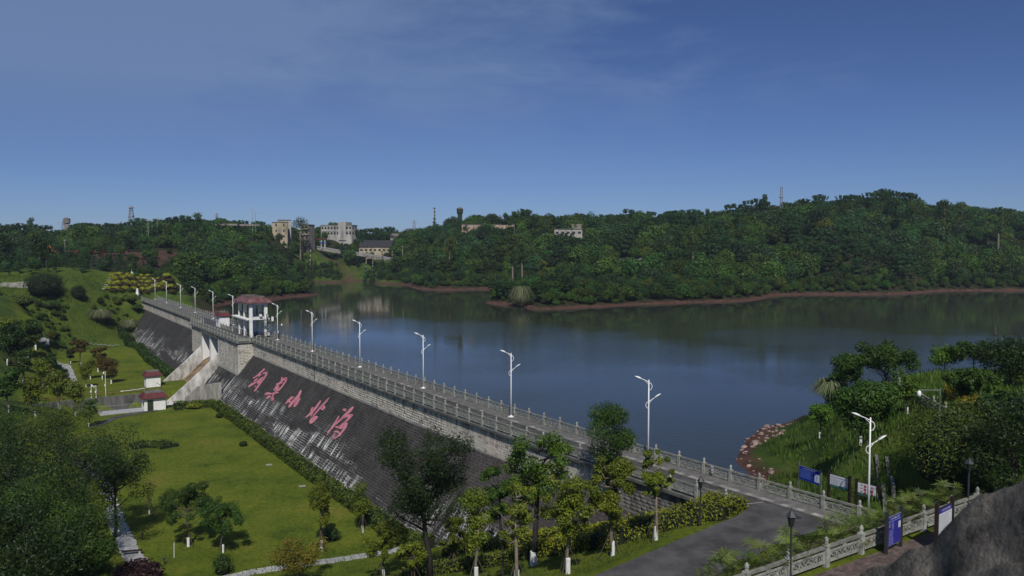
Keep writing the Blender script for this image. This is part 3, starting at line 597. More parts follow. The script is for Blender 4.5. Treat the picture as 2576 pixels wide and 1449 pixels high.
for ci, (chn, strokes) in enumerate(CHARS.items()):
    mb = MB()
    for si, st in enumerate(strokes):
        pts = []
        for i in range(len(st) - 1):
            for k in range(6):
                f = k / 6; pts.append([st[i][j] * (1 - f) + st[i + 1][j] * f for j in range(3)])
        pts.append(list(st[-1])); off = 0.042 + 0.004 * si; Lp = []; Rp = []
        for i, (x, y, w) in enumerate(pts):
            dx, dy = pts[min(i + 1, len(pts) - 1)][0] - pts[max(i - 1, 0)][0], pts[min(i + 1, len(pts) - 1)][1] - pts[max(i - 1, 0)][1]; l_ = math.hypot(dx, dy) or 1
            w = w * 0.70 * (1 + R1.uniform(-.1, .1)) * (0.35 if i in (0, len(pts) - 1) else 1)
            Lp.append(to_slope(x - dy / l_ * w, y + dx / l_ * w, off)); Rp.append(to_slope(x + dy / l_ * w, y - dx / l_ * w, off))
        k = len(pts); mb.add(Lp + Rp, [(i, i + 1, k + i + 1, k + i) for i in range(k - 1)])
    o = mb.build('painted_character', M['pink_paint'], DAM); o['label'] = 'pink brushed character ' + chn + ' painted on the dark dam slope'
# white water pipe along the toe
mb = MB(); pts = [S3(s, slope_q(-11.0) + 0.15 + 0.12 * math.sin(s * 1.3), -10.95 + 0.18 * math.sin(s * 0.9) + 0.1 * math.sin(s * 2.3)) for s in np.arange(16, 107, 0.9)]
mb.tube(pts, 0.035, 4); tag(mb.build('hose', M['wire_white'], None), 'thin white hose looped along the foot of the dark dam slope', 'hose').matrix_world = Matrix.Translation((O2[0], O2[1], 0)) @ Matrix.Rotation(DROT, 4, 'Z')
# ------------------------------------------------------------------ crest road, walk, fork
CRF = Matrix.Translation((O2[0], O2[1], 0)) @ Matrix.Rotation(DROT, 4, 'Z')
def dam_struct(name, mb, m):
    o = mb.build(name, m); o.matrix_world = CRF; return tag(o, kind='structure')
mb = MB(); dbox(mb, -14.5, 252, 2.35, 5.1, -0.098, 0.0); dam_struct('crest_road', mb, M['asphalt'])
WALK = thing('crest_walk', None, None, (O2[0], O2[1], 0), DROT); tag(WALK, kind='structure')
mb = MB(); dbox(mb, -24.0, 252, 0.15, 1.75, -0.30, 0.11); mb.build('walk_base', M['paving_grey'], WALK)
mb = MB(); dbox(mb, -24.0, 252, 2.24, 2.36, -0.30, 0.12); mb.build('kerb', M['dark_concrete'], WALK)
ume = MB().box(-.5, .5, -.5, .5, 0, 1, 0.97).mesh('paving_stone', M['paving_light']); uml = MB().box(-.5, .5, -.5, .5, 0, 1, 0.97).mesh('paving_stone', M['paving_grey'])
s = -23.9; k = 0
while s < 250 and k < 300:
    k += 1; st = 0.62 if s < 110 else 1.2; o = obj('paving_stone', ume if (R1.random() < 0.5 and s < 20) or R1.random() < 0.25 else uml, WALK, S3(s + st / 2, 1.995, -0.2)); o.scale = (st - 0.03, 0.47, 0.32); s += st
mb = MB(); dbox(mb, s, 252, 1.76, 2.23, -0.2, 0.118); mb.build('walk_strip', M['paving_grey'], WALK)
fork = [(16.2, 55.2), (15.6, 54.4), (10.4, 49.7), (4.5, 44.2), (-3.0, 37.2), (1.2, 33.6), (6.5, 39.2), (11.4, 44.2), (17.9, 50.3), (22.4, 52.6), (20.6, 55.2), (18.2, 58.6), (16.6, 57.6)]
mb = MB(); mb.add([(x, y, 0.008) for x, y in fork], [tuple(range(len(fork)))]); tag(mb.build('road', M['asphalt']), kind='structure')
mb = MB(); a, c = np.array([16.35, 57.25]), np.array([18.35, 57.4]); 
a, c = W(-13.4, 2.45)[:2], W(-12.6, 4.9)[:2]; u = (c - a) / np.linalg.norm(c - a); v = np.array([-u[1], u[0]]) * 0.06
mb.add([(*(a + v), 0.014), (*(a - v), 0.014), (*(c - v), 0.014), (*(c + v), 0.014)], [(0, 1, 2, 3)]); tag(mb.build('road_marking', M['paving_light']), kind='structure')
p = at_z(2003, 1302, 0.012); mb = MB(); mb.add([(p[0] + 0.36 * math.cos(k * PI / 8), p[1] + 0.36 * math.sin(k * PI / 8), 0.02) for k in range(16)], [tuple(range(16))])
tag(mb.build('manhole_cover', M['metal_dark']), 'round dark manhole cover in the asphalt beside the crest walk', 'manhole cover')
# ------------------------------------------------------------------ stone railings
BAY = 2.68
def post_mesh():
    mb = MB(); mb.box(-.13, .13, -.13, .13, -0.05, 1.0); mb.box(-.15, .15, -.15, .15, 1.0, 1.05, 0.9)
    mb.lathe([(.105, 1.05), (.115, 1.08), (.09, 1.10), (.10, 1.13), (.085, 1.16), (.105, 1.24), (.105, 1.31), (.08, 1.38), (.03, 1.43), (.015, 1.46)], 8); return mb.mesh('post', M['rail_stone'])
def panel_mesh():
    mb = MB(); w = BAY / 2 - 0.13; h = 0.045
    mb.box(-w, w, -h, h, 0.16, 0.23); mb.box(-w, w, -h, h, 0.64, 0.71); mb.box(-w, -w + 0.16, -h, h, 0.231, 0.639); mb.box(w - 0.16, w, -h, h, 0.231, 0.639)
    mb.box(-w, w, -0.018, 0.018, 0.24, 0.33)
    def ribbon(pts, wd):
        for i in range(len(pts) - 1):
            (x0, z0), (x1, z1) = pts[i], pts[i + 1]; l_ = math.hypot(x1 - x0, z1 - z0) or 1; nx_, nz_ = -(z1 - z0) / l_ * wd, (x1 - x0) / l_ * wd; e = h * 0.9
            mb.hexa([(x0 - nx_, -e, z0 - nz_), (x1 - nx_, -e, z1 - nz_), (x1 - nx_, e, z1 - nz_), (x0 - nx_, e, z0 - nz_), (x0 + nx_, -e, z0 + nz_), (x1 + nx_, -e, z1 + nz_), (x1 + nx_, e, z1 + nz_), (x0 + nx_, e, z0 + nz_)])
    for sg in (-1, 1):
        for cx_, r0, tw in ((0.80, .15, 1), (0.46, .12, -1), (0.17, .12, 1)):
            ribbon([(sg * (cx_ + tw * (r0 * (1 - k / 14)) * math.cos(k * 0.62)), 0.44 + (r0 * (1 - k / 14)) * 1.15 * math.sin(k * 0.62)) for k in range(12)], 0.030)
        ribbon([(sg * x, 0.43 + 0.16 * math.sin(x * 9.0)) for x in np.linspace(0.02, 1.0, 11)], 0.032)
        ribbon([(sg * (0.3 + 0.5 * k / 4), 0.34 + 0.24 * ((k % 2))) for k in range(5)], 0.03)
    return mb.mesh('carved_panel', M['rail_stone'])
def support_mesh():
    mb = MB(); mb.box(-.16, .16, -.05, .05, .715, .76); mb.box(-.09, .09, -.05, .05, .761, .80); mb.box(-.17, .17, -.05, .05, .801, .868)
    return mb.mesh('cloud_support', M['rail_stone'])
POST, PANEL, SUPP = post_mesh(), panel_mesh(), support_mesh()
HAND = MB().box(-BAY / 2 + .131, BAY / 2 - .131, -.085, .085, .87, 1.0, 0.96).mesh('handrail', M['rail_top'])
def railing(label, pts, group=None, detail=True):
    b0 = pts[0]; root = thing('stone_railing', label, 'railing', b0, 0, group)
    for i, p in enumerate(pts):
        a = pts[max(0, i - 1)]; c = pts[min(len(pts) - 1, i + 1)]; rz = math.atan2(c[1] - a[1], c[0] - a[0])
        o = obj('post', POST, root, np.array(p) - b0, rz)
        if i:
            q0 = np.array(pts[i - 1]); m_ = (q0 + np.array(p)) / 2 - b0; dv = np.array(p) - q0; l_ = np.linalg.norm(dv)
            for nm, me in (('carved_panel', PANEL), ('handrail', HAND)) + ((('cloud_support', SUPP),) if detail or i % 1 == 0 else ()):
                o = obj(nm, me, root, m_); o.rotation_euler = (0, -math.asin(dv[2] / l_), math.atan2(dv[1], dv[0])); o.scale = (l_ / BAY, 1, 1)
    return root
def run(s0, s1, q, z=0.0):
    n = max(1, round(abs(s1 - s0) / BAY)); return [W(s0 + (s1 - s0) * i / n, q, z) for i in range(n + 1)]
railing('grey carved stone railing on the water side of the dam crest', run(-25.0, 113.0, 0.45, 0.0), 'crest railings')
railing('grey carved stone railing on the water side beyond the gate tower', run(124.5, 252.0, 0.45, 0.0), 'crest railings')
railing('grey carved stone railing above the pale wall, from road fork to spillway pier', run(-12.6, 108.1, 5.45, -0.1), 'crest railings')
railing('grey carved stone railing around the outward spillway bridge deck', [W(108.3, 6.0, -0.1), W(108.3, 8.4, -0.1)] + run(111, 152.5, 8.4, -0.1) + [W(152.5, 6.1, -0.1)], 'crest railings')
railing('short carved stone railing between white crest hut and gate tower', run(127.5, 138.2, 4.75, -0.1), 'crest railings')
railing('grey carved stone railing above the pale wall on the far left of the dam', run(153.2, 252.0, 5.45, -0.1), 'crest railings')
p2 = [np.array([17.36 - 2.36 * k, 38.89 - 1.57 * k, 3.44]) for k in (4.0, 3, 2, 1, 0, -1, -2, -3, -4)]
railing('nearest carved stone railing beside the brick path and palms', p2, 'path railings')
up = [hit(*c) for c in ((2232, 968), (2262, 985), (2290, 1003), (2318, 1022), (2348, 1041), (2378, 1060), (2412, 1080), (2446, 1098))]
railing('dark stone railing along the grassy bank path under the trees', up, 'path railings')
# ------------------------------------------------------------------ street lamps
def lamp_proto():
    t_ = thing('street_lamp', 'x', 'street lamp')
    mb = MB(); mb.tube([(0, 0, 0.02), (0, 0, 3.5), (0, 0, 7.0)], [0.080, 0.066, 0.048], 8); mb.build('pole', M['white_paint'], t_, True)
    mb = MB(); mb.box(-.3, .3, -.3, .3, -0.02, 0.03); mb.tube([(0, 0, .03), (0, 0, .16)], [.17, .11], 8); mb.build('base_plate', M['white_paint'], t_)
    def arm(pts, brace, hp, sg):
        mb = MB(); mb.tube([(sg * x, 0, z) for x, z in pts], 0.032, 6); mb.tube([(sg * x, 0, z) for x, z in brace], 0.02, 5); mb.build('arm', M['white_paint'], t_, True)
        (hx0, hz0), (hx1, hz1) = hp; hb = MB(); n = 8; vs = []; fs = []
        for i in range(n):
            f = i / (n - 1); wd = 0.15 * math.sin(PI * min(1, 0.16 + f * 0.86)) ** 0.7 + 0.02; hh = 0.09 * math.sin(PI * min(1, .2 + f * .78)) + 0.015; x = sg * (hx0 + (hx1 - hx0) * f); z = hz0 + (hz1 - hz0) * f
            vs += [(x, -wd, z), (x, -wd * 0.6, z + hh), (x, wd * 0.6, z + hh), (x, wd, z), (x, 0, z - 0.04)]
        for i in range(n - 1):
            for k in range(5): fs.append((i * 5 + k, i * 5 + (k + 1) % 5, (i + 1) * 5 + (k + 1) % 5, (i + 1) * 5 + k))
        fs += [(4, 3, 2, 1, 0), tuple((n - 1) * 5 + k for k in range(5))]; hb.add(vs, fs); hb.build('lamp_head', M['white_paint'], t_, True)
    arm([(-.02, 6.08), (-.20, 6.16), (-.29, 6.42), (-.22, 6.64), (0, 6.80), (.40, 6.98), (.70, 7.10)], [(0, 6.45), (.08, 6.66), (.30, 6.90)], [(.64, 7.06), (1.22, 7.28)], -1)
    arm([(-.02, 4.48), (-.17, 4.54), (-.26, 4.74), (-.20, 4.95), (0, 5.10), (.28, 5.28), (.56, 5.48)], [(0, 4.80), (.08, 5.0), (.26, 5.25)], [(.50, 5.44), (1.04, 5.82)], 1)
    return t_
LP0 = lamp_proto(); ORD = ['nearest', 'second', 'third', 'fourth', 'fifth', 'sixth', 'seventh', 'eighth', 'ninth', 'tenth', 'eleventh', 'farthest']
for i in range(12):
    o = LP0 if i == 0 else copy_tree(LP0); p = at_z(*[(1632, 1155), (1287, 1048), (1057, 977), (898, 924), (781, 884), (695, 855), (588, 817.5), (536, 801), (492, 786), (455, 773.8), (422, 762), (394, 752.5)][i], 0.12)
    s_, q_ = SQ(p[0], p[1]); p = W(float(s_), 1.05, 0.12); o.location = p; o.rotation_euler = (0, 0, math.radians(-12) if True else 0)
    tag(o, 'white twin-arm street lamp on the dam crest, %s of twelve counted from the road fork' % ORD[i] if i not in (0, 11) else ('white twin-arm street lamp on the dam crest, %s the camera' % ('nearest' if i == 0 else 'farthest from')), 'street lamp', 'street lamps along the dam')
LP0['label'] = 'white twin-arm street lamp on the dam crest nearest the camera, beside the round-crowned tree'
o = copy_tree(LP0); p = at_z(2184, 1303, 0.0); o.location = p; o.rotation_euler = (0, 0, math.radians(-12)); tag(o, 'white twin-arm street lamp standing in front of the red-lettered warning board', 'street lamp', 'street lamps along the dam')
# lantern posts
def lantern_proto():
    t_ = thing('lantern_post', 'x', 'lamp post')
    mb = MB(); mb.tube([(0, 0, -0.3), (0, 0, 2.55)], [0.06, 0.045], 8); mb.lathe([(.11, 0), (.09, .25), (.06, .4)], 8); mb.build('pole', M['metal_dark'], t_)
    mb = MB(); mb.lathe([(.10, 2.55), (.13, 2.62), (.20, 3.02)], 6); mb.build('lantern_glass', M['glass_dark'], t_)
    mb = MB(); mb.lathe([(.27, 3.02), (.22, 3.10), (.06, 3.28), (.02, 3.40)], 6); mb.build('lantern_roof', M['metal_dark'], t_); return t_
LN = lantern_proto()
for i, (x, y, z, lb) in enumerate(((1761, 1322, None, 'dark lantern post rising from the lime hedge beside the dam end'), (1988, 1462, 3.42, 'dark lantern post in front of the nearest carved railing'),
                                   (1265, 1470, None, 'dark lantern post among the young trees at the lower edge'), (2434, 1300, None, 'dark lantern post half hidden behind the near rock'), (2560, 1255, None, 'dark lantern post at the right edge below the dark trees'))):
    o = LN if i == 0 else copy_tree(LN); p = hit(x, y) if z is None else at_z(x, y, z); o.location = p; tag(o, lb, 'lamp post', 'garden lantern posts')
# ------------------------------------------------------------------ small houses with truncated red hip roofs
def hip_house(name, label, s0, s1, q0, q1, z0, h, eave, roofh, inset, door=None, deck_low=True, roofm='roof_red', window=None):
    c = W((s0 + s1) / 2, (q0 + q1) / 2, z0); r = thing(name, label, 'house', c, DROT); ds, dq = (s1 - s0) / 2, (q1 - q0) / 2
    MB().box(-ds, ds, -dq, dq, -0.3, h).build('wall', M['white_wall'], r)
    mb = MB(); e, i_ = eave, inset
    lo = [(-ds - e, -dq - e), (ds + e, -dq - e), (ds + e, dq + e), (-ds - e, dq + e)]; hi = [(-ds + i_, -dq + i_), (ds - i_, -dq + i_), (ds - i_, dq - i_), (-ds + i_, dq - i_)]
    mb.add([(x, y, h - 0.12) for x, y in lo] + [(x, y, h - 0.02) for x, y in lo] + [(x, y, h + roofh) for x, y in hi], [(3, 2, 1, 0)] + [(k, (k + 1) % 4, 4 + (k + 1) % 4, 4 + k) for k in range(4)] + [(4 + k, 4 + (k + 1) % 4, 8 + (k + 1) % 4, 8 + k) for k in range(4)] + [(8, 9, 10, 11)])
    rf = mb.build('roof', M[roofm], r)
    mb = MB(); t_ = 0.14; X, Y = ds - i_, dq - i_; z1 = h + roofh + 0.003
    for b_ in ((-X, X, -Y, -Y + t_), (-X, X, Y - t_, Y), (-X, -X + t_, -Y + t_, Y - t_), (X - t_, X, -Y + t_, Y - t_)): mb.box(*b_, z1, z1 + 0.16)
    mb.box(-X + t_, X - t_, -Y + t_, Y - t_, z1, z1 + 0.02); mb.build('roof_parapet', M['roof_deck'], rf)
    if door:
        y0, y1 = door; d_ = MB().box(-ds - 0.04, -ds - 0.005, y0, y1, 0.0, 2.0).build('door', M['door_green'], r); MB().box(-ds - 0.09, -ds - 0.042, y0 + 0.08, y0 + 0.14, 0.95, 1.1).build('handle', M['metal_grey'], d_)
        mb = MB(); mb.box(-ds - 0.06, -ds - 0.003, y0 - 0.07, y0 - 0.002, 0, 2.07); mb.box(-ds - 0.06, -ds - 0.003, y1 + 0.002, y1 + 0.07, 0, 2.07); mb.box(-ds - 0.06, -ds - 0.003, y0 - 0.002, y1 + 0.002, 2.003, 2.07); mb.build('door_frame', M['metal_grey'], d_)
    if window:
        x0, x1, z0_, z1_ = window; w_ = MB().box(x0, x1, dq + 0.003, dq + 0.035, z0_, z1_).build('window', M['glass_dark'], r); MB().box(x0 - 0.05, x1 + 0.05, dq + 0.003, dq + 0.09, z0_ - 0.06, z0_ - 0.003).build('sill', M['concrete'], w_)
    return r
hip_house('gate_house', 'white valve house with dark red hip roof and green door beside the channel', 108.0, 111.2, 21.8, 25.5, -11.85, 2.45, 0.5, 0.85, 0.25, door=(0.35, 1.25), window=(-1.0, -0.4, 1.0, 2.0))
MB().box(-1.58, -1.56, 1.95, 2.0, 1, 1)
hip_house('gate_house', 'small white hut with dark red hip roof behind the valve house', 134.6, 137.4, 18.4, 21.3, -11.85, 2.6, 0.42, 0.8, 0.25)
r = hip_house('gate_house', 'white hut with dark red roof on the dam crest left of the gate tower', 139.4, 142.8, 2.5, 4.75, 0.0, 2.6, 0.32, 0.75, 0.2, window=(0.2, 0.9, 1.0, 2.0))
mb = MB(); mb.tube([(-1.2, 0.5, 3.3), (-1.2, 0.5, 3.95)], 0.06, 6); mb.tube([(0.8, -0.6, 3.3), (0.8, -0.6, 3.8)], 0.06, 6); mb.build('vent_pipe', M['metal_grey'], r)
# ------------------------------------------------------------------ gate tower
T = thing('gate_tower', 'open white two-storey gate tower with worn dark red roof and spiral stair', 'tower', W(114.2, 0.7, 0), DROT)
TS, TQ = 9.0, 3.9                                                     # footprint along s and q
for i, sx in enumerate((0, 4.4, 8.6)):
    for j, qy in enumerate((3.05, 0.0)):
        MB().box(sx, sx + 0.45, qy + .12, qy + 0.74, -0.3, 7.1).build('column', M['white_wall'], T)
MB().box(-0.02, TS + 3.0, -0.3, TQ + 0.55, 3.6, 3.85).build('floor_slab', M['white_wall'], T)
mb = MB(); mb.box(-0.04, 0.42, 0.86, 3.04, 3.851, 4.2); mb.build('beam', M['white_wall'], T)
MB().box(-0.04, TS + 0.1, 3.3, 3.75, 3.2, 3.598).build('beam', M['white_wall'], T); MB().box(0.455, 4.395, 3.1, 3.5, 6.6, 7.0).build('beam', M['white_wall'], T)
MB().box(0.05, 0.40, 0.86, 3.04, 6.6, 7.05).build('beam', M['white_wall'], T); MB().box(4.86, 8.59, 3.1, 3.5, 6.6, 7.0).build('beam', M['white_wall'], T)
mb = MB(); e = 0.75; x0, x1, y0, y1 = -e, TS + 0.05 + e, -e, TQ + e; i_ = 0.55
lo = [(x0, y0), (x1, y0), (x1, y1), (x0, y1)]; hi = [(i_, i_), (TS - i_, i_), (TS - i_, TQ - i_), (i_, TQ - i_)]
md = [(-0.12, -0.12), (TS + 0.17, -0.12), (TS + 0.17, TQ + 0.12), (-0.12, TQ + 0.12)]
mb.add([(x, y, 7.02) for x, y in lo] + [(x, y, 7.22) for x, y in lo] + [(x, y, 7.70) for x, y in md] + [(x, y, 8.2) for x, y in hi], [(3, 2, 1, 0)] + [(4 * l_ + k, 4 * l_ + (k + 1) % 4, 4 * l_ + 4 + (k + 1) % 4, 4 * l_ + 4 + k) for l_ in range(3) for k in range(4)] + [(12, 13, 14, 15)])
rf = mb.build('roof', M['roof_worn'], T)
mb = MB(); X0, X1, Y0, Y1 = i_, TS - i_, i_, TQ - i_
for b_ in ((X0, X1, Y0, Y0 + .15), (X0, X1, Y1 - .15, Y1), (X0, X0 + .15, Y0 + .15, Y1 - .15), (X1 - .15, X1, Y0 + .15, Y1 - .15)): mb.box(*b_, 8.203, 8.42)
mb.build('roof_parapet', M['roof_deck'], rf)
def bars(mb, p, q, h, z, step=0.14):
    p, q = np.array(p, float), np.array(q, float); l_ = np.linalg.norm(q - p); n = int(l_ / step)
    mb.tube([(*p, z + h), (*q, z + h)], 0.03, 5); mb.tube([(*p, z + 0.1), (*q, z + 0.1)], 0.02, 4)
    for i in range(n + 1):
        c = p + (q - p) * i / max(1, n); mb.tube([(*c, z + 0.1), (*c, z + h)], 0.012 if i % 8 else 0.025, 4, False)
    return mb
for a, c in (((0.46, 3.6), (4.38, 3.6)), ((4.87, 3.6), (8.58, 3.6))):
    bars(MB(), a, c, 1.05, 3.86).build('guard_rail', M['metal_dark'], T); bars(MB(), a, c, 1.05, 0.02).build('guard_rail', M['metal_dark'], T)
bars(MB(), (0.2, 0.87), (0.2, 3.03), 1.0, 4.21).build('guard_rail', M['metal_dark'], T); bars(MB(), (0.46, 0.2), (8.6, 0.2), 1.05, 3.86).build('guard_rail', M['metal_dark'], T)
# spiral stair at the near corner
mb = MB(); sc = (-1.15, 0.55); mb.tube([(*sc, 0), (*sc, 4.9)], 0.10, 8); mb.build('stair_column', M['metal_dark'], T)
rail_o = []; rail_i = []
for k in range(22):
    a = 0.6 + k * 2 * PI * 1.35 / 22; z = 0.15 + k * 3.75 / 22; a2 = a + 0.40
    mb = MB(); mb.hexa([(sc[0] + .08 * math.cos(a), sc[1] + .08 * math.sin(a), z), (sc[0] + .95 * math.cos(a), sc[1] + .95 * math.sin(a), z), (sc[0] + .95 * math.cos(a2), sc[1] + .95 * math.sin(a2), z), (sc[0] + .08 * math.cos(a2), sc[1] + .08 * math.sin(a2), z)] + [(sc[0] + r_ * math.cos(b_), sc[1] + r_ * math.sin(b_), z + 0.04) for r_, b_ in ((.08, a), (.95, a), (.95, a2), (.08, a2))]); mb.build('step', M['metal_grey'], T)
    rail_o.append((sc[0] + .97 * math.cos(a), sc[1] + .97 * math.sin(a), z + 1.0))
mb = MB(); mb.tube(rail_o, 0.028, 5); mb.tube([(x, y, z - 0.85) for x, y, z in rail_o], 0.03, 5)
for x, y, z in rail_o: mb.tube([(x, y, z - 0.9), (x, y, z)], 0.012, 4, False)
mb.build('stair_rail', M['metal_grey'], T)
MB().box(-0.5, -0.2, 1.4, 1.9, 4.3, 4.75).build('control_box', M['white_paint'], T); MB().box(-0.35, -0.05, 0.1, 0.45, 3.9, 4.7).build('control_box', M['white_paint'], T); MB().box(-1.3, -1.0, -0.75, -0.35, 3.3, 4.2).build('control_box', M['white_paint'], T)
mb = MB(); bars(mb, (-2.2, -0.3), (-2.2, 1.6), 1.1, 0.1); bars(mb, (-2.2, 1.6), (-0.2, 1.6), 1.1, 0.1); mb.build('stair_fence', M['metal_dark'], T)
MB().box(-2.27, -2.24, 0.35, 0.8, 0.5, 1.1).build('notice_plate', M['sign_white'], T); mb = MB(); mb.tube([(-2.28, 0.575 + 0.15 * math.cos(k * PI / 6), 0.86 + 0.15 * math.sin(k * PI / 6)) for k in range(13)], 0.022, 4); mb.build('notice_ring', M['sign_red'], T)
MB().box(6.6, 7.3, 1.4, 2.1, 3.86, 4.6).build('hoist', M['metal_grey'], T)
# screen fence between tower and hut, CCTV bracket
F_ = thing('steel_fence', 'grey steel bar fence on the crest between hut and gate tower', 'fence', W(126.6, 0.9, 0), DROT)
bars(MB(), (0, 0), (13.5, 0), 1.25, 0.1, 0.16).build('bar_panel', M['metal_dark'], F_); bars(MB(), (0, 0.05), (0, 3.0), 1.25, 0.1, 0.16).build('bar_panel', M['metal_dark'], F_)
# CCTV poles
def cctv(label, p, h, arm, m='white_paint', rz=0.0):
    t_ = thing('camera_pole', label, 'camera pole', p, rz); mb = MB(); mb.tube([(0, 0, -0.3), (0, 0, h)], [0.07, 0.05], 8); mb.tube([(0, 0, h - 0.12), (arm, 0, h - 0.12)], 0.03, 6); mb.build('pole', M[m], t_)
    mb = MB(); mb.lathe([(.05, h - .16), (.13, h - .22), (.15, h - .42), (.12, h - .55), (.04, h - .62)], 10, (arm * 0.95, 0)); mb.build('dome_camera', M['white_paint'], t_, True)
    MB().box(-.12, .12, -.2, -.08, h * 0.42, h * 0.42 + 0.35).build('control_box', M['white_paint'], t_); return t_
cctv('tall white camera pole beside the channel railing', hit(267, 1029), 5.2, -0.35)
cctv('white post with box left of the tall camera pole', hit(231, 1036), 2.9, 0.25)
cctv('white camera pole with hanging dome between the two other white posts', hit(243, 1034), 2.6, -0.45)
cctv('dark grey camera pole with white dome beside the bank railing', hit(2362, 1102, 40), 3.6, -1.6, 'metal_grey')
cctv('small dark camera pole behind the crest railing next to the sixth lamp', W(106.5, 0.9, 0.1), 3.4, 0.8, 'metal_dark', -0.2)
cctv('small white camera pole in front of the flower bed at the far dam end', hit(348, 757), 3.0, -0.5)
# ------------------------------------------------------------------ sign boards
def text_mesh(txt, size, m, spacing=1.0, bold=0.0):
    cu = bpy.data.curves.new('lettering', 'FONT'); cu.body = txt; cu.size = size; cu.align_x = 'CENTER'; cu.align_y = 'CENTER'; cu.space_character = spacing; cu.offset = bold; cu.resolution_u = 2
    o = bpy.data.objects.new('lettering_src', cu); COL.objects.link(o); bpy.context.view_layer.update()
    me = bpy.data.meshes.new_from_object(o.evaluated_get(bpy.context.evaluated_depsgraph_get())); bpy.data.objects.remove(o); me.materials.clear(); me.materials.append(M[m]); me.name = 'lettering'; return me
def board(name, label, pl, pr, w, hb, zb, post_h, post_w, post_m, face_m, frame_m, extra=None, ground_z=None):
    """pl, pr: ground points of the two posts; local x runs from pl to pr, local -y faces the reader"""
    pl, pr = np.array(pl, float), np.array(pr, float); rz = math.atan2(pr[1] - pl[1], pr[0] - pl[0]); w = np.linalg.norm(pr[:2] - pl[:2])
    t_ = thing(name, label, 'sign', pl, rz)
    for x in (0, w): MB().box(x - post_w / 2, x + post_w / 2, -post_w / 2, post_w / 2, -0.8, post_h).build('post', M[post_m], t_)
    a, c = post_w / 2 + 0.01, w - post_w / 2 - 0.01; MB().box(a, c, -0.03, 0.03, zb, zb + hb).build('board', M[frame_m], t_)
    MB().box(a + .04, c - .04, -0.04, -0.031, zb + .04, zb + hb - .04).build('sign_face', M[face_m], t_)
    def put(txt, x, z, size, m, sp=1.0, bold=0.0, lay=0.048):
        o = obj('lettering', text_mesh(txt, size, m, sp, bold), t_, (x, -lay, z)); o.rotation_euler = (PI / 2, 0, 0)
    def rect(x0, x1, z0, z1, m, lay=0.044, nm='print'): MB().box(x0, x1, -lay, -0.041, z0, z1).build(nm, M[m], t_)
    if extra: extra(a, c, zb, zb + hb, put, rect)
    return t_
def lines_(rect, x0, x1, z0, z1, n, m, th=0.012):
    for i in range(n):
        z = z1 - (z1 - z0) * i / max(1, n - 1); rect(x0 + (0.03 if i % 4 == 0 else 0), x0 + (x1 - x0) * R1.uniform(0.75, 1.0), z - th, z, m, nm='text_line')
def sx1(a, c, z0, z1, put, rect):
    w = c - a; put('小北海水库管理与保护范围公示牌', a + w * 0.46, z1 - 0.15, 0.085, 'sign_white'); lines_(rect, a + .10, a + w * 0.68, z0 + 0.22, z1 - 0.27, 10, 'sign_map'); rect(c - w * .26, c - .06, z0 + .18, z1 - 0.30, 'sign_white', 0.0445)
    for i in range(5): rect(c - w * .20 + 0.02 * i, c - w * .17 + .02 * i, z0 + .25 + .08 * i, z0 + .36 + .08 * i, 'sign_map', 0.047)
def sx2(a, c, z0, z1, put, rect):
    w = c - a; put('铜梁区小北海水库大坝安全管理责任人公示牌', a + w / 2, z1 - 0.19, 0.066, 'sign_black', bold=0.001)
    for i in range(6): rect(a + .12, c - .12, z1 - .34 - .085 * i, z1 - .33 - .085 * i, 'sign_black')
    for x in (a + .12, a + .36, a + .58, c - .132): rect(x, x + .012, z1 - .76, z1 - .33, 'sign_black', 0.0442)
    rect(a + .045, c - .045, z0 + .05, z0 + .20, 'sign_teal')
def sx3(a, c, z0, z1, put, rect):
    w = c - a
    rect(a + .045, c - .045, z0 + .05, z0 + .24, 'sign_teal')
    for i, l_ in enumerate(('严禁垂钓', '严禁捕鱼', '严禁游泳')): put(l_, a + w / 2, z1 - 0.25 - 0.235 * i, 0.215, 'sign_red', 1.45, 0.004, 0.052)
def sx4(a, c, z0, z1, put, rect):
    w = c - a; put('小北海水库库长公示牌', a + w / 2, z1 - 0.13, 0.10, 'sign_white', bold=0.001); rect(a + .05, c - .05, z1 - .26, z1 - .235, 'sign_map')
    lines_(rect, a + .08, a + .30, z1 - .5, z1 - .34, 3, 'sign_white'); lines_(rect, a + .40, a + .62, z1 - .62, z1 - .34, 5, 'sign_white'); lines_(rect, a + .08, a + .62, z0 + .12, z1 - .72, 7, 'sign_white'); rect(c - .30, c - .06, z1 - .72, z1 - .40, 'sign_white', 0.0446)
    rect(c - .2, c - .17, z1 - .68, z1 - .46, 'sign_map', 0.047)
def sx5(a, c, z0, z1, put, rect):
    w = c - a; put('小北海水利工程简介', a + w * .56, z1 - 0.15, 0.12, 'sign_white', bold=0.001); rect(a + .045, c - .045, z0 + .12, z1 - .28, 'sign_white'); 
    for i in range(12): z = z1 - .38 - i * (z1 - z0 - .6) / 12; MB
    lines_(lambda *k, **kw: rect(*k, lay=0.047, nm='text_line') if True else 0, a + .10, c - .10, z0 + .22, z1 - .38, 11, 'sign_black')
def gp(px, py, dist):
    p = at_d(px, 1250, dist); return np.array([p[0], p[1], -0.9])
board('notice_board', 'blue water protection notice board with small map, left of the three bank signs', gp(2009, 0, 65.0), gp(2064.5, 0, 63.5), 0, 1.08, 1.58, 2.9, 0.06, 'metal_grey', 'sign_blue', 'metal_grey', sx1)
board('notice_board', 'white notice board with black table print on dark posts, middle of the three bank signs', gp(2084, 0, 62.8), gp(2137, 0, 61.8), 0, 0.98, 1.85, 3.02, 0.16, 'wood_dark', 'sign_white', 'wood_dark', sx2)
board('notice_board', 'white warning board with three rows of red characters on dark posts', gp(2154, 0, 61.7), gp(2209, 0, 60.9), 0, 0.98, 1.76, 2.92, 0.16, 'wood_dark', 'sign_white', 'wood_dark', sx3)
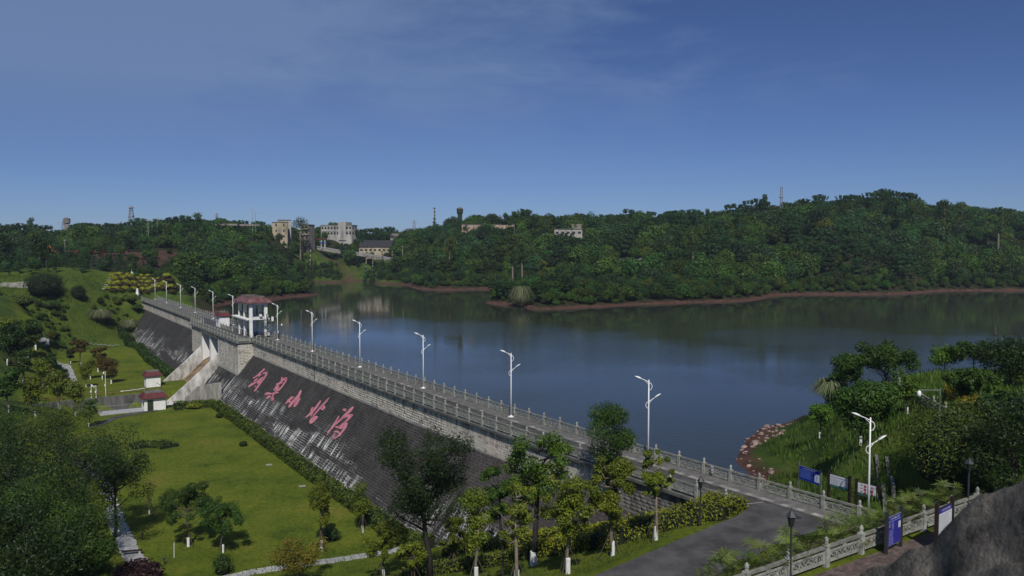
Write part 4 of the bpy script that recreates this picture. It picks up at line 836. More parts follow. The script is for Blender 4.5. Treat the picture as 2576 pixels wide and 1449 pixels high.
board('notice_board', 'violet-blue information board with white title and inset map in front of the near railing', (18.55, 38.75, 3.42), (19.75, 39.75, 3.42), 0, 1.5, 0.35, 2.15, 0.14, 'metal_dark', 'sign_violet', 'metal_grey', sx4)
board('notice_board', 'white and blue information board on dark red posts half hidden by the near rock', (21.15, 39.0, 3.42), (22.55, 40.15, 3.42), 0, 1.6, 0.6, 2.5, 0.16, 'wood_dark', 'sign_violet', 'wood_dark', sx5)
# small no-swimming plates on railing posts
for i, (s_, lb) in enumerate(((-7.1, 'small white no-swimming plate on a railing post near the shore'), (20.8, 'small white no-swimming plate on a railing post behind the sparse tree'), (53, 'small white no-swimming plate on a railing post near the third lamp'))):
    t_ = thing('notice_plate', lb, 'plate', W(s_, 0.66, 0.45), DROT, 'railing plates'); MB().box(-.12, .12, 0, .02, 0, .55).build('plate', M['sign_white'], t_)
    mb = MB(); mb.tube([(0.085 * math.cos(k * PI / 6), 0.03, 0.38 + 0.085 * math.sin(k * PI / 6)) for k in range(13)], 0.012, 4); mb.tube([(-.06, .03, .44), (.06, .03, .32)], 0.01, 4); mb.build('no_swimming_ring', M['sign_black'], t_); MB().box(-.09, .09, .021, .027, .08, .16).build('text_line', M['sign_red'], t_)
# ------------------------------------------------------------------ channel, its wall and railing
CH = thing('channel_wall', 'dark stained concrete wall of the spillway channel', 'wall', (O2[0], O2[1], 0), DROT)
dbox(MB(), 126.3, 126.9, 19.0, 62, -15.4, -11.6).build('wall_far', M['dark_concrete'], CH); dbox(MB(), 112.2, 112.8, 22.0, 62, -15.4, -11.75).build('wall_near', M['dark_concrete'], CH)
mb = MB(); dbox(mb, 112.81, 126.29, 17.0, 62, -15.3, -14.6); o = mb.build('channel_water', wm); o.matrix_world = CRF; tag(o, kind='structure')
RR = thing('rust_railing', 'rust brown pipe railing along the top of the channel wall', 'railing', W(126.6, 19.5, -11.6), DROT)
for z in (0.55, 1.0): MB().tube([(0, 0, z), (0, 42, z)], 0.045, 5).build('rail', M['rust'], RR)
for k in range(15): MB().tube([(0, 3.0 * k, -0.05), (0, 3.0 * k, 1.05)], 0.05, 5).build('post', M['rust'], RR)
STR = thing('steel_railing', 'steel bar railing beside the white valve house', 'railing', W(111.6, 26.2, -11.8), DROT)
bars(MB(), (0, 0), (0, 6.5), 1.0, 0, 0.16).build('bar_panel', M['metal_grey'], STR); bars(MB(), (0, 6.5), (-2.6, 6.5), 1.0, 0, 0.16).build('bar_panel', M['metal_grey'], STR)
mb = MB(); dbox(mb, 108.2, 111.5, 25.6, 32.8, -11.9, -11.66); o = mb.build('terrace', M['slab_stone']); o.matrix_world = CRF; tag(o, kind='structure')
tag(MB().tube([W(127.5, 19, -11.3), W(128.5, 19.5, -10.4), W(128.4, 20.2, -9.9)], 0.05, 5).build('pipe', M['rust']), 'short red bent pipe in front of the small white hut', 'pipe')
# ------------------------------------------------------------------ paved garden paths
def slab_path(name, pts, width, rowlen, ncol):
    root = obj(name, None); tag(root, kind='structure'); um = MB().box(-.5, .5, -.5, .5, 0, 1, .985).mesh('slab', M['slab_stone']); P_ = [np.array(p[:2]) for p in pts]; k = 0
    seg = [np.linalg.norm(P_[i + 1] - P_[i]) for i in range(len(P_) - 1)]; tot = sum(seg); dd = 0
    while dd < tot and k < 300:
        a = dd + rowlen / 2; i = 0
        while i < len(seg) - 1 and a > seg[i]: a -= seg[i]; i += 1
        u = (P_[i + 1] - P_[i]) / seg[i]; v = np.array([-u[1], u[0]]); c = P_[i] + u * a; cuts = [0] + sorted(R1.uniform(.25, .75) for _ in range(ncol - 1)) + [1]; sh = R1.uniform(-.12, .12)
        for j in range(ncol):
            w_ = (cuts[j + 1] - cuts[j]) * width; cc = c + v * ((cuts[j] + cuts[j + 1]) / 2 - .5) * width + v * sh; o = obj('slab', um, root, (cc[0], cc[1], gz(cc[0], cc[1]) + 0.0), math.atan2(u[1], u[0])); o.scale = (rowlen - .035, w_ - .03, 0.10); k += 1
        dd += rowlen
    return root
slab_path('garden_path', [hit(*c) for c in ((205, 1165), (250, 1197), (272, 1260), (299, 1332), (327, 1390), (352, 1425), (400, 1500))], 1.75, 0.62, 2)
slab_path('garden_path', [hit(*c) for c in ((560, 1462), (640, 1443), (760, 1424), (860, 1410), (925, 1398), (985, 1392), (1060, 1365))], 1.2, 0.8, 1)
slab_path('garden_path', [hit(*c) for c in ((109, 838), (112, 869), (128, 909), (150, 918), (167, 922), (178, 950), (190, 985))], 2.0, 1.4, 2)
slab_path('garden_path', [hit(*c) for c in ((190, 870), (225, 866), (262, 868), (300, 869))], 1.0, 1.3, 1)
mb = MB(); pp = [hit(*c) for c in ((235, 1075), (290, 1052), (350, 1040), (395, 1033))]; 
for i in range(3): 
    a, c = pp[i], pp[i + 1]; u = (c - a)[:2]; u /= np.linalg.norm(u); v = np.array([-u[1], u[0]]) * 0.8; mb.add([(*(a[:2] + v), a[2] + .06), (*(a[:2] - v), a[2] + .06), (*(c[:2] - v), c[2] + .06), (*(c[:2] + v), c[2] + .06)], [(0, 1, 2, 3)])
tag(mb.build('service_path', M['asphalt']), kind='structure')
# brick path behind the near railing
BP = obj('brick_path', None); tag(BP, kind='structure'); u = np.array([2.36, 1.57]); u /= np.linalg.norm(u); v = np.array([u[1], -u[0]]); b0 = np.array([17.36, 38.89]) + v * 0.35
mb = MB(); a_ = b0 - u * 14; c_ = b0 + u * 14; mb.add([(*a_, 3.43), (*(a_ + v * 5), 3.43), (*(c_ + v * 5), 3.43), (*c_, 3.43)], [(0, 1, 2, 3)]); mb.build('joint_bed', M['dark_concrete'], BP)
um = MB().box(-.5, .5, -.5, .5, 0, 1, .97).mesh('brick', M['brick_paver']); cells = [(r_, j) for r_ in range(28) for j in range(66)]
def bcell(r_, j): return b0 + u * (-10.8 + j * 0.31 + (r_ % 2) * 0.15) + v * (0.12 + r_ * 0.16)
vis = sorted(cells, key=lambda c: abs(c[1] - 26) * .31 + c[0] * .5); mb = MB(); ca, sa = u[0], u[1]
for n_, (r_, j) in enumerate(vis):
    cc = bcell(r_, j); hh = 3.464 + 0.006 * R1.random()
    if n_ < 300: o = obj('brick', um, BP, (cc[0], cc[1], 3.434), math.atan2(u[1], u[0])); o.scale = (0.295, 0.145, hh - 3.434)
    else:
        q_ = [cc + u * a_ * .1475 + v * b_ * .0725 for a_, b_ in ((-1, -1), (-1, 1), (1, 1), (1, -1))]; mb.add([(*p_, 3.434) for p_ in q_] + [(*p_, hh) for p_ in q_], [(4, 5, 6, 7), (0, 1, 5, 4), (1, 2, 6, 5), (2, 3, 7, 6), (3, 0, 4, 7)])
tag(mb.build('brick_field', M['brick_paver'], BP), kind='stuff')
# bench, bollard lights, markers, drain covers on the lawn
p = hit(332, 1397); t_ = thing('bench', 'dark wooden bench with stone ends beside the slab path', 'bench', p, math.radians(105))
for y in (-.75, .75): MB().box(-.25, .25, y - .1, y + .1, -.05, .42).build('bench_end', M['slab_stone'], t_)
for k in range(4): MB().box(-.23 + k * .12, -.13 + k * .12, -.95, .95, .423, .47).build('slat', M['wood_dark'], t_)
p = hit(2413, 1085, 40); t_ = thing('bench', 'wooden bench with stone ends beside the bank railing', 'bench', p + np.array([0.6, 0.8, 0]), math.radians(-55))
for y in (-.9, .9): MB().box(-.25, .25, y - .12, y + .12, -.1, .45).build('bench_end', M['slab_stone'], t_)
for k in range(4): MB().box(-.23 + k * .12, -.13 + k * .12, -1.0, 1.0, .453, .5).build('slat', M['wood_dark'], t_)
for (x, y, lb) in ((358, 1361, 'black bollard light on the lawn right of the slab path'), (414, 1425, 'black spot light low on the grass near the bottom edge'), (2287, 953, 'dark bollard light beside the bank path')):
    t_ = thing('bollard_light', lb, 'bollard light', hit(x, y)); MB().tube([(0, 0, -.1), (0, 0, .55)], .07, 8).build('post', M['metal_dark'], t_); MB().lathe([(.10, .56), (.11, .72), (.05, .8)], 8).build('lamp_cap', M['metal_dark'], t_)
tag(MB().tube([np.array(hit(438, 1405)), np.array(hit(438, 1405)) + [0.03, 0, 1.5]], 0.03, 6).build('marker_pole', M['white_paint']), 'thin white marker pole on the lawn', 'pole')
for (x, y, lb) in ((677, 1172, 'pale drain cover on the lawn, farther of two'), (760, 1226, 'pale drain cover on the lawn, nearer of two')):
    p = hit(x, y); tag(obj('drain_cover', MB().box(-.4, .4, -.3, .3, -.05, .08).mesh('drain_cover', M['paving_light']), None, p, 0.4), lb, 'drain cover')
# white marker stones in a row on the far lawn
um = MB().box(-.3, .3, -.15, .15, 0, .12, .9).mesh('marker_stone', M['white_wall'])
for k in range(9):
    p = hit(307 + k * 6.9, 984.5 - k * 0.75); tag(obj('marker_stone', um, None, p, 0.3), 'white marker stone, %s from the left in the dotted row on the far lawn' % ORDW[k], 'stone', 'dotted row of marker stones')
# obelisks at the flower bed
for (x, y, h, lb) in ((333, 690, 2.2, 'white tapered stone marker on top of the flower bed slope'), (346, 741, 2.0, 'white tapered stone marker at the foot of the flower bed')):
    p = hit(x, y, 200); o = thing('stone_marker', lb, 'marker', p); MB().box(-.55, .55, -.55, .55, -.2, .25).build('plinth', M['white_wall'], o); MB().box(-.42, .42, -.42, .42, .253, h, .45).build('shaft', M['white_wall'], o)
# ------------------------------------------------------------------ vegetation
def unit(rng, n):
    v = rng.normal(size=(n, 3)); return v / np.linalg.norm(v, axis=1)[:, None]
def leaf_mesh(name, pts, nrm, ln, wd, val, m, rng, updir=None):
    n = len(pts); a = unit(rng, n)
    if updir is not None: a = a * 0.45 + np.asarray(updir)[None]
    u = a - nrm * (a * nrm).sum(1)[:, None]; u /= np.linalg.norm(u, axis=1)[:, None] + 1e-9; v = np.cross(nrm, u)
    L_ = (ln * rng.uniform(.65, 1.35, n))[:, None]; Wd = (wd * rng.uniform(.7, 1.3, n))[:, None]
    V = np.stack([pts - u * L_ * .5, pts + v * Wd * .5 - u * L_ * .05, pts + u * L_ * .5, pts - v * Wd * .5 - u * L_ * .05], 1).reshape(-1, 3)
    return np_mesh(name, V, np.arange(n * 4).reshape(-1, 4), m, [('v', 'FACE', np.clip(val, 0, 1))])
def blob_leaves(blobs, n, rng, shell=0.5, sq=0.85):
    B = np.array(blobs); pr = B[:, 3] ** 2; k = rng.choice(len(B), n, p=pr / pr.sum()); d_ = unit(rng, n)
    r = B[k, 3] * (shell + (1 - shell) * np.sqrt(rng.random(n))) * rng.uniform(.85, 1.2, n)
    pts = B[k, :3] + d_ * r[:, None] * np.array([1, 1, sq]); nr = d_ * .7 + unit(rng, n) * .65 + np.array([0, 0, .35]); nr /= np.linalg.norm(nr, axis=1)[:, None]
    return pts, nr, np.clip(rng.random(len(B))[k] * .45 + rng.random(n) * .55, 0, 1)
def tree_parts(h, w, kind, seed):
    rng = np.random.default_rng(seed); R_ = w / 2; blobs = []; limbs = []; lean = rng.normal(size=2) * 0.03 * h
    cb = {'bushy': .30, 'vase': .42, 'slender': .36, 'spread': .34, 'round': .22, 'euca': .5, 'conifer': .08, 'tall': .55, 'airy': .34, 'feather': .30}[kind]
    top = np.array([lean[0], lean[1], h]); fork = np.array([lean[0] * .4, lean[1] * .4, h * cb])
    if kind == 'conifer':
        for i in range(9):
            f = i / 8; z = h * (.12 + .85 * f); blobs.append((lean[0] * f, lean[1] * f, z, max(.12 * w, R_ * (1 - f) * .95)))
        trunk = [(0, 0, 0), (lean[0], lean[1], h * .95)]; return trunk, limbs, blobs, cb
    if kind == 'slender':
        for i in range(9):
            f = rng.uniform(0, 1); a = rng.uniform(0, 2 * PI); r = R_ * .45 * rng.random(); blobs.append((fork[0] + r * math.cos(a), fork[1] + r * math.sin(a), h * (cb + (1 - cb) * (.08 + .80 * f)), R_ * rng.uniform(.45, .7) * (0.75 + .4 * f)))
    else:
        nb = {'bushy': 14, 'vase': 11, 'spread': 16, 'round': 16, 'euca': 7, 'tall': 8, 'airy': 30, 'feather': 34}[kind]
        for i in range(nb):
            a = 2.399 * i + rng.uniform(-.5, .5); f = (i + .5) / nb
            if kind == 'vase': z = h * (cb + (1 - cb) * (.12 + .76 * rng.random())); r = R_ * (.2 + .62 * rng.random()); br = R_ * rng.uniform(.20, .36)
            elif kind in ('airy', 'feather'): v_ = rng.normal(size=3); v_ /= np.linalg.norm(v_); g = rng.random() ** .45; z = h * (cb + (1 - cb) * (.50 + .44 * v_[2] * g)); r = R_ * .84 * g * math.hypot(v_[0], v_[1]) * (.75 + .45 * (z / h if kind == 'feather' else .7)); a = math.atan2(v_[1], v_[0]); br = R_ * (rng.uniform(.13, .27) if kind == 'airy' else rng.uniform(.18, .33))
            elif kind == 'spread': z = h * (cb + (1 - cb) * (.10 + .72 * (1 - f ** 1.5))); r = R_ * (.15 + .72 * f ** .6); br = R_ * rng.uniform(.24, .38)
            elif kind == 'round': p_ = math.acos(1 - 1.6 * f); z = h * cb * .6 + (h * (1 - cb * .6)) * (.5 + .38 * math.cos(p_)); r = R_ * .68 * math.sin(p_); br = R_ * rng.uniform(.34, .46)
            elif kind in ('euca', 'tall'): z = h * (cb + (1 - cb) * (.12 + .78 * f)); r = R_ * .55 * rng.random(); br = R_ * rng.uniform(.38, .55) * (1.1 - .4 * f)
            else: z = h * (cb + (1 - cb) * (.15 + .66 * rng.random())); hw = math.sqrt(max(.05, 1 - ((z / h - cb) / (1 - cb) * 2 - 1) ** 2)); r = R_ * .62 * hw * math.sqrt(rng.random()); br = R_ * rng.uniform(.30, .46)
            blobs.append((lean[0] * z / h + r * math.cos(a), lean[1] * z / h + r * math.sin(a), min(z, h - br * .8), br))
    for b in blobs:
        zr = max(h * cb * .62, min(b[2] - abs(b[3]) * .6 - .35 * math.hypot(b[0], b[1]), h * .8)); st = np.array([lean[0] * zr / h, lean[1] * zr / h, zr]); en = np.array(b[:3]); md = st * .5 + en * .5 + np.array([0, 0, -.06 * h * rng.random()]); limbs.append((st, md, en))
    trunk = [(0, 0, -.3), (lean[0] * .15 + rng.normal() * .015 * h, rng.normal() * .015 * h, h * cb * .5), tuple(fork), (lean[0] * .75, lean[1] * .75, h * (.62 if kind not in ('euca', 'tall') else .85))]
    return trunk, limbs, blobs, cb
def make_tree(name, label, cat, base, h, w, kind, leaf, bark='bark', seed=1, n=4500, ll=.24, lw=.10, white=True, tr=None, group=None, shell=.35, scatter=0.0):
    rng = np.random.default_rng(seed + 1000); trunk, limbs, blobs, cb = tree_parts(h, w, kind, seed); t_ = thing(name, label, cat, base, 0, group); r0 = tr or max(.05, h * .018)
    mb = MB(); mb.tube(trunk, [r0 * 1.1, r0 * .9, r0 * .8, r0 * .3], 7)
    for st, md, en in limbs: mb.tube([st, md, en], [r0 * .42, r0 * .28, r0 * .08], 4, False)
    mb.build('trunk', M[bark], t_, True)
    if white: MB().lathe([(r0 * 1.14 + .012, -.1), (r0 * 1.12 + .012, min(1.0, h * .14)), (r0 * 1.04, min(1.02, h * .14 + .02))], 8).build('limewash_band', M['limewash'], t_)
    if white and 3.5 < h < 9.5 and np.hypot(base[0], base[1]) < 130 and np.hypot(base[0], base[1]) > 1:
        for k in range(3): a = 2.1 * k + seed; MB().tube([(1.0 * math.cos(a), 1.0 * math.sin(a), -.3), (.05 * math.cos(a), .05 * math.sin(a), 1.75)], .028, 5).build('support_stake', M['bark'], t_)
    pts, nr, val = blob_leaves(blobs, n, rng, shell); me = leaf_mesh('crown', pts, nr, ll, lw, val, M[leaf], rng); obj('crown', me, t_); return t_
def px_tree(label, px, py, top, wpx, kind, leaf, seed, d0=25, name='broadleaf_tree', dist=None, **kw):
    b = hit(px, py, d0) if dist is None else np.array(list(at_d(px, py, dist)[:2]) + [0]); 
    if dist is not None: b[2] = gz(b[0], b[1])
    D = math.hypot(b[0], b[1]); h = at_d(px, top, D)[2] - b[2]; w = wpx / FPX * D
    return make_tree(name, label, 'tree', b, h, w, kind, leaf, seed=seed, **kw)
NT = dict(ll=.21, lw=.085)
# young trees between lawn, hedge and road
px_tree('slender young tree with yellow-green leaves beside the road end', 1650, 1358, 1122, 100, 'airy', 'leaf_yellow', 21, n=4420, bark='bark_pale', **NT)
px_tree('young tree with full yellow-green crown and whitewashed foot at the road edge', 1541, 1399, 1138, 165, 'airy', 'leaf_yellow', 22, n=8840, bark='bark_pale', **NT)
px_tree('young multi-stem tree with broad yellow-green crown left of the road', 1429, 1444, 1165, 180, 'airy', 'leaf_yellow', 23, n=7140, bark='bark_pale', **NT)
px_tree('tall sparse light green tree with thick dark whitewashed trunk before the dam', 1343, 1425, 1035, 230, 'airy', 'leaf_bright', 24, n=7800, bark='bark_dark', tr=.22, ll=.24, lw=.09)
px_tree('dense round-crowned dark green tree rising above the dam railing', 1530, 1345, 978, 165, 'bushy', 'leaf_green', 25, n=14000, bark='bark_dark', tr=.20, ll=.20, lw=.07, white=False)
px_tree('large dark feathery tree in the centre foreground before the dam slope', 1082, 1462, 1046, 285, 'feather', 'leaf_dark', 26, n=18700, bark='bark_dark', tr=.24, ll=.22, lw=.075, white=False)
px_tree('small yellow-green tree right of the dark feathery tree', 1198, 1462, 1215, 95, 'slender', 'leaf_yellow', 27, n=4420, bark='bark_pale', **NT)
px_tree('young green tree with upright crown left of the thick dark trunk', 1262, 1400, 1165, 110, 'airy', 'leaf_green', 28, n=7800, bark='bark_dark', white=False, ll=.22, lw=.09)
px_tree('sparse pale-stemmed tree behind the bottom lantern post', 1300, 1475, 1175, 120, 'airy', 'leaf_yellow', 29, n=2890, bark='bark_pale', **NT)
px_tree('bushy yellow tree at the lower edge beside the narrow path', 965, 1455, 1305, 120, 'airy', 'leaf_yellow', 30, n=5780, bark='bark', **NT)
px_tree('slender golden-green tree on the lawn near the dam hedge, nearer of two', 809, 1388, 1196, 66, 'slender', 'leaf_yellow', 31, n=5440, **NT)
px_tree('slender olive tree on the lawn near the dam hedge, farther of two', 912, 1342, 1212, 62, 'slender', 'leaf_yellow', 32, n=3740, **NT)
px_tree('thin sapling just behind the nearer golden-green lawn tree', 820, 1361, 1235, 40, 'slender', 'leaf_yellow', 33, n=2040, **NT)
px_tree('low amber shrub tree over the path at the bottom edge', 755, 1470, 1352, 165, 'airy', 'leaf_amber', 34, n=5100, **NT)
px_tree('bushy green lawn tree with whitewashed foot, left of the pair', 474, 1375, 1212, 140, 'airy', 'leaf_green', 35, n=11050, **NT)
px_tree('open-crowned green lawn tree, right of the pair', 561, 1391, 1248, 125, 'airy', 'leaf_green', 36, n=7140, **NT)
px_tree('small yellow-green young tree between the two lower path trees', 1140, 1440, 1290, 90, 'airy', 'leaf_yellow', 37, n=3060, **NT)
px_tree('narrow green tree at the lower edge right of the narrow path', 1040, 1475, 1350, 90, 'airy', 'leaf_yellow', 38, n=4080, **NT)
# big dark trees at the lower left
for i, (x, d_, top, w_, m_, lb) in enumerate(((40, 74, 1035, 330, 'leaf_dark', 'large dark tree in the lower left corner, its crown at the left edge'), (215, 86, 1040, 250, 'leaf_dark', 'large dark tree at lower left whose crown tops the group'), (120, 66, 1150, 300, 'leaf_green', 'spreading mid-green tree at lower left in front of the path'),
        (285, 92, 1100, 190, 'leaf_dark', 'dark tree at lower left reaching over the slab path'), (40, 56, 1250, 320, 'leaf_dark', 'nearest dark tree at the lower left edge'), (190, 60, 1300, 170, 'leaf_green', 'dense low tree beside the slab path at lower left'), (160, 110, 1010, 200, 'leaf_hedge', 'lighter green tree behind the dark group at lower left'), (30, 120, 1000, 220, 'leaf_green', 'green tree at the left edge above the dark group'))):
    px_tree(lb, x, 1300, top, w_, 'feather', m_, 41 + i, dist=d_, n=15000 if d_ < 80 else 9000, bark='bark_dark', ll=.24, lw=.09, white=False, tr=.16)
px_tree('thin bare sapling with few leaves beside the slab path', 376, 1295, 1215, 40, 'slender', 'leaf_rust', 60, n=260, **NT)
# left middle trees: few prototypes, copied
PROT = [make_tree('broadleaf_tree', 'x', 'tree', (0, 0, 0), 6.0, 3.6, k_, m_, seed=70 + i, n=1900, ll=.36, lw=.17, group='young trees on the far lawn') for i, (k_, m_) in enumerate((('bushy', 'leaf_green'), ('vase', 'leaf_rust'), ('slender', 'leaf_yellow'), ('bushy', 'leaf_dark'), ('slender', 'leaf_rust')))]
MIDT = [(203, 922, 7.2, 1, 'rust-tinted young tree with white foot, leftmost of the lawn grove'), (247, 936, 6.6, 1, 'rust-tinted young tree with white foot in the middle of the lawn grove'), (258, 955, 5.6, 4, 'narrow rusty young tree in front of the lawn grove'), (280, 966, 6.0, 4, 'narrow reddish young tree at the right end of the lawn grove'),
        (217, 974, 5.2, 2, 'yellow-green sapling at the front of the lawn grove'), (228, 955, 5.0, 2, 'thin yellowish sapling inside the lawn grove'), (120, 962, 4.0, 1, 'small dark red sapling left of the lawn path'), (178, 915, 4.2, 0, 'small green tree right of the lawn path'),
        (70, 905, 8.5, 0, 'green tree in the left-hand grove, rightmost'), (50, 930, 8.0, 3, 'dark tree in the left-hand grove, nearest the path'), (20, 920, 8.8, 3, 'dark tree in the left-hand grove by the frame edge'), (90, 880, 7.6, 0, 'round green tree at the top of the left-hand grove'), (10, 880, 7.0, 2, 'yellowish tree at the frame edge above the left-hand grove'),
        (40, 870, 6.2, 0, 'small green tree behind the left-hand grove'), (110, 1010, 6.0, 2, 'yellow-green tree left of the channel railing'), (60, 1000, 7.0, 0, 'green tree left of the channel beside the frame edge'), (150, 1030, 7.2, 2, 'yellow-green tree before the channel wall'), (190, 1045, 6.5, 2, 'light yellow-green tree left of the white posts'), (20, 1040, 7.5, 0, 'green tree at the left edge level with the valve house'),
        (130, 945, 5.5, 0, 'green tree left of the stepped lawn path'), (90, 1050, 6.6, 2, 'yellowish tree between channel and dark foreground trees'), (225, 1075, 5.0, 0, 'green tree below the white camera posts'), (60, 960, 5.5, 1, 'rusty small tree beside the left-hand grove'), (165, 985, 5.0, 3, 'thin dark tree standing in the lawn path')]
for i, (x, y, h, k, lb) in enumerate(MIDT):
    if y > 1000: b = hit(x, y)
    else: b = hit(x, y)
    o = copy_tree(PROT[k]); o.location = b; sc = h / 6.0; o.scale = (sc * R1.uniform(.95, 1.25),) * 2 + (sc,); o.rotation_euler = (0, 0, R1.uniform(0, 6.28)); o['label'] = lb; o['group'] = 'young trees around the far lawn'
for o in PROT:
    for c in list(o.children): bpy.data.objects.remove(c)
    bpy.data.objects.remove(o)
# right bank trees
BK = dict(ll=.28, lw=.12)
for i, (lb, x, y, top, w_, k_, m_, n_, dd) in enumerate((('dense green tree by the water, leftmost on the right bank', 2120, 1010, 888, 105, 'bushy', 'leaf_green', 6500, 98), ('broad dark green tree with uneven crown on the right bank', 2225, 1010, 858, 165, 'airy', 'leaf_green', 9000, 92), ('bright lime young tree in front of the broad dark tree', 2282, 1040, 922, 85, 'bushy', 'leaf_bright', 2000, 76),
        ('large mid-green tree with whitewashed foot behind the signs', 2165, 1110, 958, 175, 'bushy', 'leaf_green', 10000, 68), ('small lime tree at the water edge of the grass bank', 2062, 1085, 1012, 70, 'bushy', 'leaf_bright', 1500, 82), ('lime-topped tree against the water on the far right bank', 2375, 950, 866, 80, 'bushy', 'leaf_bright', 2600, 104),
        ('grey-green tree right of the lime-topped tree', 2450, 955, 852, 110, 'airy', 'leaf_green', 5000, 104), ('large dark tree at the right edge above the path', 2540, 985, 848, 190, 'bushy', 'leaf_dark', 8000, 92), ('spreading young tree beside the golden shrubs', 2440, 1045, 925, 115, 'airy', 'leaf_green', 5000, 72), ('slim young tree left of the golden shrubs', 2422, 1035, 945, 62, 'airy', 'leaf_green', 3000, 76),
        ('dense dark tree at the right edge behind the near rock', 2560, 1200, 985, 190, 'round', 'leaf_dark', 9000, 56), ('lime young tree beside the mid-green bank tree', 2180, 1060, 950, 90, 'bushy', 'leaf_bright', 1700, 80))):
    px_tree(lb, x, y, top, w_, k_, m_, 90 + i, dist=dd, n=n_, bark='bark_dark', white=(i in (0, 1, 2, 3, 4, 8, 9)), **(BK if dd > 60 else NT))
def bush(name, label, cat, base, w, h, leaf, n, ll, lw, seed, group=None):
    rng = np.random.default_rng(seed); t_ = thing(name, label, cat, base, 0, group); bl = [(0, 0, h * .48, w * .36)]
    for i in range(14):
        a = 2.4 * i; f = (i + .5) / 14; p_ = math.acos(1 - 1.15 * f); bl.append((w * .28 * math.sin(p_) * math.cos(a), w * .28 * math.sin(p_) * math.sin(a), h * (.42 + .33 * math.cos(p_)), w * .25))
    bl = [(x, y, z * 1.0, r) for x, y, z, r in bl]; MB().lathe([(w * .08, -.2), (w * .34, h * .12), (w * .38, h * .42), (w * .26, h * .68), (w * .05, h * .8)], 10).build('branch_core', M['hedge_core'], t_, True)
    pts, nr, val = blob_leaves(bl, n, rng, .72, .9 * h / w if h < w else 1.0); pts[:, 2] = np.abs(pts[:, 2]); obj('foliage', leaf_mesh('foliage', pts, nr, ll, lw, val, M[leaf], rng), t_); return t_
bb = hit(2422, 1258, 30); D = math.hypot(bb[0], bb[1]); bush('round_shrub', 'huge rounded dark green shrub on the right bank behind the near rock', 'shrub', bb, 270 / FPX * D, 215 / FPX * D, 'leaf_hedge', 20000, .22, .075, 120)
bush('round_shrub', 'large dark rounded bush on the left grass slope', 'shrub', hit(112, 745), 12, 8, 'leaf_dark', 7000, .38, .2, 121); bush('round_shrub', 'small clipped dark ball bush on the left grass slope', 'shrub', hit(197, 752), 5, 4.6, 'leaf_dark', 1600, .4, .2, 122)
for i, (x, y, w, h, m_, lb) in enumerate(((560, 1444, 1.9, 1.9, 'leaf_green', 'small green shrub at the bottom edge of the lawn'), (612, 1123, 1.2, .8, 'leaf_dark', 'tiny dark shrub in the middle of the lawn'), (551, 1052, 1.1, .9, 'leaf_dark', 'tiny conifer shrub on the lawn near the valve house'), (345, 1470, 4.5, 2.2, 'leaf_red', 'dark purple shrub at the bottom edge beside the slab path'),
      (835, 1362, 1.8, 1.2, 'leaf_dark', 'low dark shrub behind the golden-green lawn tree'), (842, 1250, 1.4, .8, 'leaf_dark', 'tiny tuft shrub on the lawn near the dam hedge'), (905, 1262, 1.3, .7, 'leaf_dark', 'low green tuft near the end of the dam hedge'), (488, 1028, 3.0, 1.3, 'leaf_limehedge', 'lime shrub in front of the dam hedge beside the chute'),
      (333, 765, 5, 2.2, 'leaf_hedge', 'lime tinted shrub at the left dam end'), (345, 785, 4, 2.2, 'leaf_green', 'broad-leaved shrub at the left dam end'), (60, 770, 7, 3.0, 'leaf_hedge', 'green shrub low on the left grass slope'), (130, 778, 6, 2.5, 'leaf_green', 'green shrub below the large dark bush'), (2540, 1095, 5, 3.0, 'leaf_dark', 'dark shrub at the right edge below the path'))):
    bush('round_shrub', lb, 'shrub', hit(x, y), w, h, m_, 900 if w < 3 else 1600, .26 if w < 4 else .4, .1 if w < 4 else .2, 130 + i)
